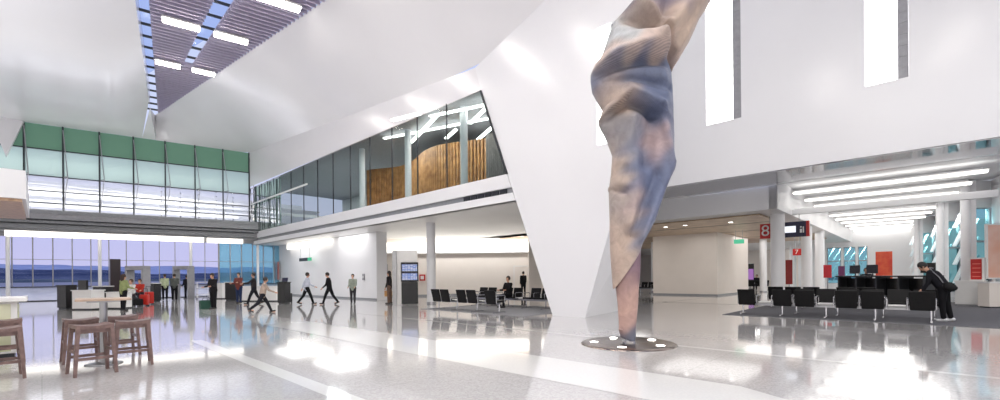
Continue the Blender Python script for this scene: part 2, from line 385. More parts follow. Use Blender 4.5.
# lounge side wall: a sawtooth of tall windows and white returns
def pY(px, Y): r = ray(px, 270); return Vector((r.x*Y, Y, 0))
def segf(p, q): d = q - p; return Matrix.Translation(p) @ Matrix.Rotation(math.atan2(d.y, d.x), 4, 'Z'), d.length
saw = [(pY(968.5, 19.6), pY(992, 19.6)), (pY(942.5, 24.4), pY(961.5, 24.4)), (pY(918.5, 31.5), pY(935.5, 31.5))]
rw = MB()
def wallseg(p, q, z0=0, z1=5.45, th=.25):
    fr, w_ = segf(p, q); n_ = fr.to_3x3() @ Vector((0, th, 0)); up_ = Vector((0, 0, z1-z0)); o = Vector((0, 0, z0))
    rw.prism([p+o, q+o, q+o+up_, p+o+up_], n_)
for p, q in saw: wallseg(p, q, 0, .3); wallseg(p, q, 4.25, 5.45)
wallseg(saw[1][1], saw[0][0]); wallseg(saw[2][1], saw[1][0]); wallseg(pY(909, 38.5), saw[2][0]); wallseg(pY(893, 41.6), pY(909, 38.5))
wallseg(saw[0][1], pY(1004, 18.2)); wallseg(pY(1004, 18.2), pY(1120, 15))
for p, q in saw:
    d = (q-p).normalized()
    for c_ in (p - d*.12,): rw.cyl((c_.x, c_.y, 0), (c_.x, c_.y, 5.45), .16, n=24)
struct(rw.build('wall_side', 'white'), 'white sawtooth window wall with slim piers right of the lounge', 'wall')
for i, (p, q) in enumerate(saw):
    fr, w_ = segf(p, q)
    win_panel('window_%d' % wn, fr, w_, .3, 4.25, ['tall teal slanted-fin window behind the white kiosk', 'tall teal slanted-fin window above the bending traveller', 'tall teal slanted-fin window furthest along the side wall'][i], pitch=.42, slope=.5); wn += 1

# ------------------------------------------------------------------ mezzanine
fa = MB()
def fband(z0, z1, n, mi=0, th=.3):
    pts = [(-40.3, n, z0), (ledge(z0)-.01, n, z0), (ledge(z1)-.01, n, z1), (-40.3, n, z1)]
    fa.prism(pts, (0, th, 0), mi)
fband(4.72, 5.24, 12.2); fband(4.2, 4.5, 12.2); fband(4.5, 4.72, 12.32, 1, .1)
fa.poly([(-40.3, 12.25, 5.2), (ledge(5.2)-.02, 12.25, 5.2), (-11.6, 18.5, 5.2), (-11.6, 22, 5.2), (-40.3, 22, 5.2)], 2)
struct(fa.build('wall_mezzanine', ['white', 'greyband', 'greyband'], None, LNF), 'white mezzanine edge with a grey recessed line', 'balcony edge')
vg = MB()
for k in range(6):
    l = ledge(4.6) - .35 - k*.42; vg.bx(l-.34, l, 12.26, 12.33, 4.52, 4.7)
vo = tag(vg.build('vent_grille', 'darkmetal', None, LNF), 'dark slotted vent grille in the mezzanine edge', 'vent')
# underside and back wall below the mezzanine
YB = 32.0
so = MB()
so.poly([LN(-40.3, 12.3, 4.2), LN(-10.95, 12.3, 4.2), LN(-10.9, 17.6, 4.2), Vector((9, YB+.5, 4.2)), Vector((-10, YB+.5, 4.2)), LN(-36, 18, 4.2), LN(-44, 16, 4.2)])
struct(so.build('ceiling', 'soffit'), 'white ceiling underneath the mezzanine', 'ceiling')
bw = MB(); bw.bx(-12, 6.2, YB, YB+.3, 0, 4.2)
bw.bx(-12, 6.2, YB-.02, YB, 0, .12, 1)
struct(bw.build('wall_back', ['cream', 'greyband']), 'cream wall behind the central rows of seats', 'wall')
t = thing('cove_light', Vector((-1.5, YB-.3, 3.15)), 0, 'long glowing cove light along the cream wall under the mezzanine', 'light')
g = MB(); g.bx(-8.2, 5.6, .0, .25, .02, .74); g.build('diffuser', 'cove', t)
g = MB(); g.bx(-7.8, 5.7, -.12, .28, -.06, .02); g.build('ledge', 'white', t)
dw = MB(); 
do_ = thing('door_1', Vector((1.55, YB-.02, 0)), 0, 'flush white door in the cream wall behind the seats', 'door'); do_['kind'] = 'structure'
dw.bx(-.5, .5, -.03, 0, .0, 2.1); dw.build('leaf', 'cream', do_)
g = MB(); g.bx(-.56, -.5, -.05, 0, 0, 2.16); g.bx(.5, .56, -.05, 0, 0, 2.16); g.bx(-.5, .5, -.05, 0, 2.1, 2.16); g.build('frame', 'whiteplast', do_)
g = MB(); g.bar((.4, -.06, 1.0), (.28, -.06, 1.0), .02); g.cyl((.4, -.06, 1), (.4, -.01, 1), .02); g.build('handle', 'steel', do_)
pl = MB(); pl.bx(1.95, 2.75, 29.5, 30.1, 0, 4.2); struct(pl.build('wall_pilaster', 'cream'), 'cream square pilaster beside the pier, a dark figure behind it', 'pilaster')
# white wall left of the flight board
lw = MB(); a0 = lnz(onn(377, 280, 14.2))[0]
lw.bx(-41.5, a0, 14.2, 14.6, 0, 4.2); lw.bx(a0-.35, a0, 14.18, 14.9, 0, 4.2); lw.bx(-41.5, a0, 14.17, 14.2, 0, .1, 1)
struct(lw.build('wall_left', ['white', 'greyband'], None, LNF), 'plain white wall behind the walking travellers', 'wall')
la, lb = lnz(onn(288, 240, 14))[0], lnz(onn(330, 240, 14))[0]
t = thing('wall_light', LN(la, 14.0, 3.75), PHI, 'bright linear light high on the white wall above the exit sign', 'light')
g = MB(); g.bx(0, lb-la, -.1, .1, 0, .42); g.build('diffuser', 'cove', t); g = MB(); g.bx(-.05, lb-la+.05, -.12, .16, .42, .48); g.build('housing', 'whiteplast', t)

# ceilings: facets
D = Vector((-25.3, 32.4, 13.5)); Cc = C0 + Vector((0, 0, 11.85)); Bc = C0 + Vector((0, 0, 9.0))
E = onz(325, 0, 13.5)
Dd = (E - D)
E2 = E + Dd*1.35
cf = MB()
def pl3(pts, ts, t):
    for (p, q, a_, b_) in zip(pts, pts[1:], ts, ts[1:]):
        if t <= b_ + 1e-9: return p.lerp(q, (t-a_)/(b_-a_))
    return pts[-1]
F2 = Fp + EX*26
_vs = []; _n, _m = 40, 14
for i in range(_n+1):
    t_ = i/_n; p = pl3([D, E, E2], [0, .55, 1], t_); q = pl3([EF @ Vector((-6.1, -.02, 11.85)), Cc, A2, Fp, F2], [0, .22, .62, .76, 1], t_)
    for j in range(_m+1): _vs.append(p.lerp(q, j/_m))
cf.add(_vs, [(i*(_m+1)+j, i*(_m+1)+j+1, (i+1)*(_m+1)+j+1, (i+1)*(_m+1)+j) for i in range(_n) for j in range(_m)], 0, True)
cf.poly((Cc, Bc, A, A2))
cf.poly((Fp, Ct, W2, W2 + EX*26, F2))
struct(cf.build('ceiling', 'ceilwhite'), 'large folded white ceiling plane right of the skylight', 'ceiling')
# left ceiling mass
G1 = onz(150, 108, 12.6); G0 = onz(135, 0, 13.0); Gd = G0 - G1; G00 = G0 + Gd*1.6
def bil(u, v):
    r = G1.lerp(G00, v)
    fl_ = Vector((-46, 20, 9.5)).lerp(Vector((-22, -8, 8.2)), v)
    p = r.lerp(fl_, u)
    p.z += 1.1*math.sin(PI*u)*(.3 + .7*v) * (1 if v > 0 else 0)
    return p
lm = MB(); NU, NV = 24, 24; vs = []
e1 = EF.to_3x3() @ Vector((1, 0, 0))
def endtop(x, z): p = EF @ Vector((x, -.02, z)); return p
for j in range(NV+1):
    v = j/NV
    for i in range(NU+1):
        u = i/NU
        far = endtop(-6.9 - 18.3*u, 11.85)
        nr = bil(u, v); k = min(1, v*2.2); k = k*k*(3-2*k)
        p = nr*1.0
        if v == 0: p = far
        elif k < 1:
            base = far.lerp(bil(u, 1/2.2), v*2.2); p = base.lerp(nr, k)
            p.z = far.z + (bil(u, 1/2.2).z - far.z)*k
            if u == 0: p = G1.lerp(G00, v)
        vs.append(p)
lm.add(vs, [(j*(NU+1)+i, j*(NU+1)+i+1, (j+1)*(NU+1)+i+1, (j+1)*(NU+1)+i) for j in range(NV) for i in range(NU)], 0, True)
apx = endtop(-6.1, 11.85)
lm.poly((endtop(-6.9, 11.85), apx, G1)); lm.poly((apx, D, G1))
# upstand closing the edge of the mass up to the skylight
lm.poly((G1, G00, G00 + Vector((0, 0, 1.2)), G1 + Vector((0, 0, 1.4))))
struct(lm.build('ceiling', 'ceilwhite'), 'curved glossy white ceiling mass left of the skylight', 'ceiling')

tf = MB(); a_, b_, c_ = [EF @ Vector((x_, -.35, z_)) for x_, z_ in ((-14.6, 12.3), (-12.9, 11.8), (-13.7, 9.4))]
tf.prism([a_, b_, c_], (EF.to_3x3() @ Vector((0, .2, 0))))
struct(tf.build('trim_8', 'ceilwhite'), 'white triangular fin hanging from the ceiling edge at the left', 'ceiling fin')
# skylight louvres
Ei = EF.inverted()
def toE(p): return Ei @ p
De, Ee = toE(D), toE(E2); 
LA, LB = toE(onz(149, 0, 13.5)), toE(onz(158, 112, 13.5))
SA0, SA1 = toE(onz(214, 0, 13.5)), toE(onz(183, 64, 13.5)); SB0, SB1 = toE(onz(236, 0, 13.5)), toE(onz(194, 64, 13.5))
def xat(p, q, y): return p.x + (q.x-p.x)*(y-p.y)/(q.y-p.y)
lv = MB(); y = De.y - .35; 
while y > De.y - 34:
    xl = xat(LA, LB, y); xr = xat(De, Ee, y)
    if y > SA1.y or y < SA1.y - 28: iv = [(xl, xr)]
    else: iv = [(xl, xat(SA0, SA1, y)), (xat(SB0, SB1, y), xr)]
    for a, b in iv:
        if b - a > .1: lv.bx(a, b, y-.04, y+.04, 13.42, 13.62)
    y -= .34
for fx in range(-60, 40, 3):
    pass
lvo = lv.build('skylight_louvre', 'slat', None, EF)
tag(lvo, 'taupe louvre blades filling the triangular skylight', 'louvres')
rf = MB(); n_ = 0; y = De.y
while y > De.y - 34:
    xl = xat(LA, LB, y) - 3; xr = xat(De, Ee, y) + .2
    if xr - xl > .3: rf.bx(xl, xr, y-.04, y+.04, 13.84, 13.95)
    y -= 1.35
a_ = rf
gl = MB(); yb = De.y - 34
gl.poly([(De.x-3, De.y+.5, 13.98), (xat(De, Ee, yb)+.3, yb, 13.98), (xat(LA, LB, yb)-3.2, yb, 13.98)])
sky_ = gl.build('window_0', glass('skylight_glass', (214, 226, 250), .1), None, EF); struct(sky_, 'triangular blue skylight glazing above the louvres', 'skylight')
rf.build('glazing_bar', 'darkmetal', sky_).matrix_world = EF
# backing panels above the louvres (solid roof deck strips that leave the glass strips open)
rd = MB()
def deck(f0, f1, ya, yb_):
    n = 12
    for i in range(n):
        y0 = ya + (yb_-ya)*i/n; y1 = ya + (yb_-ya)*(i+1)/n
        rd.poly([(f0(y0), y0, 13.66), (f1(y0), y0, 13.66), (f1(y1), y1, 13.66), (f0(y1), y1, 13.66)])
yS = SA1.y
deck(lambda y: xat(LA, LB, y), lambda y: max(xat(LA, LB, y), xat(De, Ee, y)), De.y-1.0, yS)
deck(lambda y: xat(LA, LB, y), lambda y: xat(SA0, SA1, y), yS, De.y-34)
deck(lambda y: xat(SB0, SB1, y), lambda y: xat(De, Ee, y)+.1, yS, De.y-34)
struct(rd.build('ceiling', pm('translucent_deck', (214, 208, 232), .6, var=.03), None, EF), 'lilac grey deck seen between the louvre blades', 'ceiling')
# linear lamps under the louvres
barl = [((163, 19), (199, 31)), ((215, 34), (247, 44)), ((157, 61), (179, 69)), ((193, 70), (214, 76)), ((252, -4), (300, 10)), ((196, -24), (236, -12))]
extra = [(-7.5, 15), (-6, 11.5), (-3, 7.5), (-1, 5.2), (-4, -.5), (4, 2.5)]
blab = ['bright bar lamp under the louvres, left of the middle pair', 'bright bar lamp under the louvres, right of the middle pair', 'bright bar lamp near the skylight tip, left of its pair', 'bright bar lamp near the skylight tip, right of its pair', 'bright bar lamp at the top edge beside the louvre sawtooth', 'bright bar lamp overhead beyond the louvre top edge']
for i, (a, b) in enumerate(barl):
    p, q = onz(a[0], a[1], 13.22), onz(b[0], b[1], 13.22)
    t = thing('bar_lamp', (p+q)/2, PSI, blab[i], 'light', 'bar lamps under the skylight')
    w = (q-p).length
    g = MB(); g.bx(-w/2, w/2, -.22, .22, 0, .05); g.build('diffuser', 'bar', t)
    g = MB(); g.bx(-w/2-.04, w/2+.04, -.26, .26, .05, .14); g.build('housing', 'whiteplast', t)
for i, (X_, Y_) in enumerate(extra):
    t = thing('bar_lamp', (X_, Y_, 13.22), PSI, 'bright bar lamp hung overhead above the open hall', 'light', 'bar lamps overhead')
    g = MB(); g.bx(-2.2, 2.2, -.25, .25, 0, .05); g.build('diffuser', 'bar', t)
    g = MB(); g.bx(-2.25, 2.25, -.29, .29, .05, .14); g.build('housing', 'whiteplast', t)

# ------------------------------------------------------------------ glass end wall
up = []
xe = [-24.05 + 1.85*k for k in range(14)]
def gpane(name, rows, label, x0, x1):
    o = None
    for (z0, z1, mat) in rows:
        g = MB(); g.bx(x0, x1, 0, .03, z0, z1)
        if o is None: o = g.build(name, mat, None, EF); struct(o, label, 'window')
        else: g.build('pane', mat, o).matrix_world = EF
    return o
ueo = gpane('window_%d' % wn, [(10.2, 11.85, 'green'), (8.4, 10.2, 'pale'), (5.95, 8.4, 'midglass')], 'tall upper glass end wall with a green top row', -24.05, 0); wn += 1
g = MB()
for x in xe:
    if x > 0.01: continue
    g.bx(x-.04, x+.04, -.16, .05, 5.95, 11.85)
g.bx(-.05, .05, -.16, .05, 5.95, 11.85)
g.build('mullion', 'darkmetal', ueo).matrix_world = EF
g = MB()
for z in (10.2, 8.4, 7.4, 6.6): g.bx(-24.05, 0, -.08, .05, z-.03, z+.03)
g.build('transom', 'darkmetal', ueo).matrix_world = EF
g = MB()
for x in xe:
    if x > 0.01: continue
    g.bar((x, -.1, 11.8), (x+.32, -.75, 8.4), .05); g.bar((x+.32, -.75, 8.4), (x, -.1, 6.0), .04)
    g.bar((x, -.05, 8.4), (x+.32, -.75, 8.4), .05)
g.build('fin', 'greypaint', ueo).matrix_world = EF
# dotted marker lights / bolts on the last fins
g = MB()
for k in range(5):
    x = -1.2 - k*1.15
    for j in range(7): g.ball((x, -.3, 6.2 + j*.35), (.05, .05, .06), 8, 5)
g.build('spider_fitting', 'chrome', ueo).matrix_world = EF
leo = gpane('window_%d' % wn, [(.95, 4.3, 'lowglass')], 'lower glass end wall looking out to blue hills', -24.05, -2.2); wn += 1
g = MB()
k = -24.0
while k < -2.1: g.bx(k-.025, k+.025, -.06, .05, .95, 4.5); k += .95
g.build('mullion', 'greypaint', leo).matrix_world = EF
g = MB(); g.bx(-24.05, 2.6, -.05, .05, 2.78, 2.81); g.build('transom', 'greypaint', leo).matrix_world = EF
ceo = gpane('window_%d' % wn, [(.2, 4.3, 'cyan')], 'cyan tinted glass corner at the right end of the end wall', -2.2, 2.6); wn += 1
g = MB(); k = -2.2
while k < 2.7: g.bx(k-.03, k+.03, -.08, .06, .2, 4.5); k += .8
g.build('mullion', 'greypaint', ceo).matrix_world = EF
sl = MB(); sl.bx(-24.05, 2.6, -.02, .03, 0, .92); sl.bx(-24.05, 2.6, -.12, .1, .92, .99, 1); sl.bx(-24.05, 2.6, -.05, .06, 0, .06, 1)
struct(sl.build('wall_end', ['midglass', 'darkmetal'], None, EF), 'low frosted glass band with dark sill under the end windows', 'plinth')
sb = MB()
sb.bx(-24.05, 3, -1.7, .3, 5.35, 5.7, 0); sb.bx(-24.05, 2.5, -1.75, -1.6, 5.7, 5.95, 1); sb.bx(-24.05, 3, -1.2, .2, 4.75, 5.05, 1); sb.bx(-24.05, 3, -.4, .3, 4.3, 6, 0)
sb.cyl((-24, -1.45, 5.2), (2.5, -1.45, 5.2), .1, n=12, mi=1); sb.cyl((-24, -1.0, 4.62), (2.5, -1.0, 4.62), .07, n=12, mi=1)
struct(sb.build('trim_6', ['greypaint', 'greyband'], None, EF), 'grey steel walkway edge across the glass end wall', 'walkway')
xa, xb = toE(onz(26, 236, 4.4)).x, toE(onz(200, 238, 4.4)).x
for (x0, x1, zz, lb_) in ((-13.6, -3.2, 4.22, 'long glowing strip light under the steel walkway'), (-3.0, -.6, 4.2, 'short glowing strip light at the right end under the walkway')):
    t = thing('strip_light', EF @ Vector((x0, -1.1, zz)), PSI, lb_, 'light', 'strip lights on the end wall')
    g = MB(); g.bx(0, x1-x0, -.15, .15, 0, .36); g.build('diffuser', 'cove', t)
    g = MB(); g.bx(-.04, x1-x0+.04, -.18, .2, .36, .42); g.build('housing', 'greypaint', t)
# left return facade
LR = EF @ Vector((-13.1, 0, 0))
lf = Matrix.Translation(LR) @ Matrix.Rotation(math.radians(180+60), 4, 'Z')
# ------------------------------------------------------------------ mezzanine glass
mg = MB(); mg.prism([(-34.0, 12.25, 5.24), (ledge(5.24)-.02, 12.25, 5.24), (ledge(8.83)-.02, 12.25, 8.83), (-34.0, 12.25, 8.98)], (0, .03, 0))
mgo = struct(mg.build('window_%d' % wn, 'mezzglass', None, LNF), 'long sloping-topped mezzanine glazing beside the white pier', 'window'); wn += 1
mg = MB(); mg.prism([(-40.2, 12.25, 5.24), (-34.05, 12.25, 5.24), (-34.05, 12.25, 8.98), (-40.2, 12.25, 8.98)], (0, .03, 0))
mgg = struct(mg.build('window_%d' % wn, 'mezzgreen', None, LNF), 'green tinted glass at the left end of the mezzanine', 'window'); wn += 1
g = MB()
for k in range(13):
    l = -12.72 - 2.15*k
    if l < -40: break
    if k == 0: g.bar((ledge(5.24), 12.2, 5.24), (ledge(8.8), 12.2, 8.8), .06)
    else: g.bx(l-.02, l+.02, 12.22, 12.27, 5.24, 8.9)
g.build('mullion', 'darkmetal', mgo).matrix_world = LNF
g = MB()
for k in range(5):
    l = -34.4 - 1.3*k; g.bar((l, 12.1, 5.3), (l-.7, 12.1, 8.9), .03); g.bar((l-.7, 12.15, 5.3), (l-.7, 12.15, 8.9), .03)
g.build('fin', 'darkmetal', mgg).matrix_world = LNF
g = MB(); g.bx(-40.2, -29, 12.05, 12.12, 7.5, 7.6); g.build('light_rail', 'whiteplast', mgg).matrix_world = LNF
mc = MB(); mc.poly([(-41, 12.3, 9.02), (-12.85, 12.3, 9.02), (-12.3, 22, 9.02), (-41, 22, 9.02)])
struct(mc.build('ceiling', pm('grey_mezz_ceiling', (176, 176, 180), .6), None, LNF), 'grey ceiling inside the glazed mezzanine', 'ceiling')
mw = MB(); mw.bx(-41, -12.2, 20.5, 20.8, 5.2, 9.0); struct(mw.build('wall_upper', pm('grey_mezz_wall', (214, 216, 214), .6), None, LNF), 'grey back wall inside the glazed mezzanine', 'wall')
# timber slat screen, gently wavy
ts = MB(); k = 0; l = -26.0
while l < -12.5:
    n = 15.0 + .4*math.sin((l+25)*.75); z1 = 8.3 + .06*math.sin(l*.9); w_ = .13
    ts.bx(l, l+w_, n-.05, n+.05, 5.24, z1); l += .2; k += 1
ts2 = MB(); 
tso = ts.build('timber_screen', 'timber', None, LNF); tag(tso, 'wavy honey timber slat screen inside the mezzanine', 'screen')
cu = MB(); l = -19.0
vsn = []
for i in range(120):
    l = -14.2 + i*.018; n = 14.0 + .12*math.sin(i*.9); vsn.append((l, n))
for i in range(len(vsn)-1): cu.add([(vsn[i][0], vsn[i][1], 5.24), (vsn[i+1][0], vsn[i+1][1], 5.24), (vsn[i+1][0], vsn[i+1][1], 7.75), (vsn[i][0], vsn[i][1], 7.75)], [(0, 1, 2, 3)], 0, True)
cuo = cu.build('sheer_curtain', pm('grey_sheer', (196, 188, 184), .8), None, LNF); cuo.modifiers.new('s', 'SOLIDIFY').thickness = .02
tag(cuo, 'grey pleated curtain hanging at the pier end of the mezzanine', 'curtain')
for (px, lb_) in ((464, 'slim white column inside the mezzanine next to the pier'), (408, 'slim white column inside the mezzanine in front of the timber screen'), (362, 'slim white column inside the mezzanine left of the timber screen')):
    p = onn(px, 150, 13.2); p.z = 5.24
    g = MB(); g.lathe([(.17, 0), (.17, 3.76)], 20); o = g.build('column', 'white'); o.location = p; struct(o, lb_, 'column')
zig = [[(384, 139), (505, 116)], [(411, 143), (437, 116)], [(430, 117), (492, 104)], [(470, 124), (489, 106)], [(446, 139), (456, 130)], [(478, 140), (492, 128)], [(392, 121), (420, 114)]]
zl = ['long straight', 'steep diagonal', 'upper straight', 'second diagonal', 'short low diagonal', 'short pier-side', 'faint left']
for z_, nm in zip(zig, zl):
    a, b = onz(z_[0][0], z_[0][1], 8.85 - .075*zig.index(z_)), onz(z_[1][0], z_[1][1], 8.85 - .075*zig.index(z_))
    g = MB(); d = (b-a); t = thing('strip_light', a, math.atan2(d.y, d.x), nm + ' zigzag strip light on the mezzanine ceiling', 'light', 'zigzag lights on the mezzanine ceiling')
    g.bx(0, d.length, -.09, .09, 0, .05); g.build('diffuser', 'zig', t); g = MB(); g.bx(-.03, d.length+.03, -.03, .03, .05, .1); g.build('housing', 'whiteplast', t)

# bridge end with timber soffit at the left
br = MB(); br.bx(-29.5, -22.8, -9, -.35, 4.25, 5.25, 0); br.bx(-29.4, -22.9, -8.9, -.45, 4.15, 4.25, 1)
br.bx(-26.5, -24, -4, -1.6, 4.1, 4.16, 2)
struct(br.build('trim_7', ['white', pm('warm_soffit_timber', (205, 170, 140), .4, c2=(180, 145, 118)), 'darkmetal'], None, LNF), 'white bridge end with a timber underside at the left edge', 'bridge')

# ------------------------------------------------------------------ outdoors
gd = MB(); gd.poly([EF @ Vector((-400, .4, -.3)), EF @ Vector((300, .4, -.3)), EF @ Vector((300, 900, -.3)), EF @ Vector((-400, 900, -.3))])
struct(gd.build('ground', pm('apron_concrete', (150, 152, 165), .8, scale=.02)), 'pale airport apron beyond the glass end wall', 'ground')
def ridge(name, dist, h0, amp, col, label, seed, depth):  # col holds the blue of distance haze, painted into the hills
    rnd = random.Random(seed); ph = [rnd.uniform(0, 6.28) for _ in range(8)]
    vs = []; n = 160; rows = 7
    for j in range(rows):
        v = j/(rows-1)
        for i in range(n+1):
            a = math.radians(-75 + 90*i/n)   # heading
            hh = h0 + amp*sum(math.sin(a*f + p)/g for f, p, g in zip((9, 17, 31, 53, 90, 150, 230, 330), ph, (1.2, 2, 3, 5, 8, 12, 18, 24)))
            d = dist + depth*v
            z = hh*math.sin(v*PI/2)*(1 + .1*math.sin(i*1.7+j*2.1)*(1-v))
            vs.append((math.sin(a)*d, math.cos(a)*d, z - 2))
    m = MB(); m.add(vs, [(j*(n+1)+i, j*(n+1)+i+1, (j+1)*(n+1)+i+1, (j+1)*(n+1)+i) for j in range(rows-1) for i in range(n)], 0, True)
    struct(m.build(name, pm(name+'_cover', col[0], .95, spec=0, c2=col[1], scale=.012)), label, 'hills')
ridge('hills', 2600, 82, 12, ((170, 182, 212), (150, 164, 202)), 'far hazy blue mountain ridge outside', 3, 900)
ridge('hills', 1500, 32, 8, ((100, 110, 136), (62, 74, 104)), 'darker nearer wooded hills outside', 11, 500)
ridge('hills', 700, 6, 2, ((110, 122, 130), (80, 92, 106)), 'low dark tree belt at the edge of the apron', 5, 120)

exec_marker = 0
cn = MB()
cn.poly([(-30, 1.5, 8.6), (6, 1.5, 7.6), (6, 9, 7.2), (-30, 9, 7.6)]); cn.poly([(-30, 9, 7.6), (6, 9, 7.2), (6, 9.2, 9.2), (-30, 9.2, 9.8)])
cn.bx(-30, 6, 1.4, 1.6, 7.0, 7.25); cn.bx(-30, 6, 3.4, 3.6, 6.4, 6.6)
struct(cn.build('exterior_canopy', 'white', None, EF), 'white canopy outside the upper glass end wall', 'canopy')
for y_, z_, lb_ in ((2.2, 7.7, 'upper glowing strip light on the canopy outside the glass'), (3.4, 6.75, 'lower glowing strip light on the canopy outside the glass')):
    t = thing('strip_light', EF @ Vector((-20, y_, z_)), PSI, lb_, 'light', 'strip lights on the end wall'); g = MB(); g.bx(0, 19.5, -.12, .12, 0, .2); g.build('diffuser', 'cove', t); g = MB(); g.bx(-.05, 19.55, -.15, .16, .2, .26); g.build('housing', 'whiteplast', t)
# ================================================================== THINGS
# round structural columns
def column(p, r, h, label):
    g = MB(); g.lathe([(r, 0), (r, h)], 36); g.lathe([(r+.015, 0), (r+.015, .09), (r, .095)], 36, 1)
    o = g.build('column', ['white', 'steel']); o.location = p; return struct(o, label, 'column')
p = onz(431.5, 303.5); column(p, .23, 4.2, 'round white column under the mezzanine beside the flight board')
def lcol(px, r, label, l=-4.9):
    rr = ray(px, 280); Y = l/(EX.x*rr.x + EX.y); column(Vector((rr.x*Y, Y, 0)), r, 4.25, label)
lcol(778, .29, 'thick round white column in front of the red gate sign'); lcol(807, .27, 'round white column directly right of the gate sign'); lcol(820, .26, 'round white column third along the lounge edge')
column(onz(763.5, 292), .25, 4.2, 'slim far white column left of the thick lounge column'); column(onz(793, 289), .25, 4.2, 'slim far white column under the small red sign')
column(onz(654, 292), .2, 4.2, 'slim far white column between sculpture and box')
for px, lb_ in ((8, 'white tube column at the left end of the end windows'), (100, 'slim white tube column at the end windows behind the dark totem'), (191, 'slim white tube column at the end windows by the scanner arch'), (258, 'white tube column at the cyan glass corner')):
    r_ = ray(px, 280); v = Ei.to_3x3() @ r_; o_ = Ei @ Vector((0, 0, 0)); t_ = (-.5 - o_.y)/v.y
    column(Vector((r_.x*t_, r_.y*t_, 0)), .1, 4.7, lb_)

# ---------------------------------------------------------------- beam seating
SWD, TWD = .59, .43
def bench(units, label, loc, rz, group=None):
    t = thing('beam_seating', loc, rz, label, 'seating', group)
    W = sum(SWD if u == 'S' else TWD for u in units); x = -W/2
    g = MB(); g.bx(-W/2+.05, W/2-.05, -.04, .04, .32, .39); g.build('beam', 'steel', t)
    xs = [x]
    for u in units:
        w = SWD if u == 'S' else TWD; c = x + w/2
        if u == 'S':
            g = MB(); R = Matrix.Rotation(math.radians(4), 3, 'X'); g.box((c, .04, .43), (.5, .5, .07), 0, R); g.build('seat', 'black', t, bev=.02)
            g = MB(); y0, z0, y1, z1 = -.2, .34, -.33, .86
            pts = [(c-.245, y0, z0), (c+.245, y0, z0), (c+.262, y1, z1), (c-.262, y1, z1)]
            nrm = Vector((0, z1-z0, -(y1-y0))).normalized()*-.055
            g.prism(pts, nrm); g.build('backrest', 'black', t, bev=.018)
        else:
            g = MB(); g.bx(c-.19, c+.19, -.2, .22, .43, .455); g.bx(c-.2, c+.2, -.02, .02, .38, .43); g.build('table_top', 'whiteplast', t, bev=.006)
        x += w; xs.append(x)
    for i, xx in enumerate(xs):
        g = MB(); xx = min(max(xx, -W/2+.03), W/2-.03)
        g.tube([(xx, -.24, .36), (xx, -.26, .62), (xx, -.2, .655), (xx, .16, .655), (xx, .21, .62), (xx, .18, .36)], .016, 8)
        g.build('armrest', 'chrome', t)
    k = max(2, int(round(len(units)/2.2)) + 1)
    for i in range(k):
        xx = -W/2 + .12 + (W - .24)*i/(k-1)
        g = MB(); g.cyl((xx, 0, .02), (xx, 0, .34), .028, n=12); g.bar((xx, -.3, .035), (xx, .3, .035), .05, .03)
        g.cyl((xx, -.3, 0), (xx, -.3, .03), .03, n=10); g.cyl((xx, .3, 0), (xx, .3, .03), .03, n=10); g.build('leg', 'chrome', t)
    return t, W
def row(l0, units, n, flip, label, zf=.012, group='rows of black beam seating'):
    W = sum(SWD if u == 'S' else TWD for u in units)
    return bench(units, label, LN(l0 + W/2, n, zf), PHI + (PI if flip else 0), group)
rowl = lnz(onz(738, 316.5))[0]
row(rowl - .22, 'STSSTSSTS', 16.6, False, 'front row of black seats seen from behind on the grey carpet')
row(rowl + 1.15, 'SSSSSS', 17.55, True, 'second black seat row back to back behind the front row')
row(rowl - .2, 'SSSTSS', 20.6, False, 'third black seat row in front of the long work bar')
row(-15.0, 'SSTSSTS', 11.75, False, 'black seat row nearest the camera behind the pier, seen from behind')
row(-15.4, 'SSTSSTSS', 14.3, True, 'black seat row facing the camera under the mezzanine')
b_, _ = bench('SS', 'small far pair of black seats between sculpture and box', onz(646, 293), va(646)+2.6, 'rows of black beam seating')
b_, _ = bench('SSS', 'far black seat row beside the purple screen', onz(757, 290), va(757)+.4, 'rows of black beam seating')

# ---------------------------------------------------------------- stools and tables
def make_stool():
    t = thing('bar_stool', (0, 0, 0), 0, 'x', 'stool', 'wooden bar stools')
    vs = []; n = 8; s = .21
    for j in range(n+1):
        for i in range(n+1):
            x, y = -s + 2*s*i/n, -s + 2*s*j/n; vs.append((x, y, .70 + .022*(x/s)**2))
    g = MB(); N = n+1
    top = [(j*N+i, j*N+i+1, (j+1)*N+i+1, (j+1)*N+i) for j in range(n) for i in range(n)]
    g.add(vs, top, 0, True); g.add([(v[0], v[1], v[2]-.05) for v in vs], [f[::-1] for f in top], 0, True)
    for k in range(n):
        for a, b in ((vs[k], vs[k+1]), (vs[n*N+k+1], vs[n*N+k]), (vs[(k+1)*N], vs[k*N]), (vs[k*N+n], vs[(k+1)*N+n])):
            g.add([a, b, (b[0], b[1], b[2]-.05), (a[0], a[1], a[2]-.05)], [(0, 3, 2, 1)])
    g.build('seat', 'wood', t)
    for sx in (-1, 1):
        for sy in (-1, 1):
            g = MB(); g.bar((sx*.225, sy*.225, 0), (sx*.18, sy*.18, .69), .036, .05, w2=.045); g.build('leg', 'wood', t)
    for (a, b, z) in (((-1, -1), (1, -1), .24), ((-1, 1), (1, 1), .24), ((-1, -1), (-1, 1), .34), ((1, -1), (1, 1), .34)):
        k = .225 - .045*z/.69; g = MB(); g.bar((a[0]*k, a[1]*k, z), (b[0]*k, b[1]*k, z), .025, .04); g.build('stretcher', 'wood', t)
    g = MB(); g.bx(-.17, .17, -.185, -.165, .6, .66); g.bx(-.17, .17, .165, .185, .6, .66); g.build('apron', 'wood', t)
    return t
st0 = make_stool()
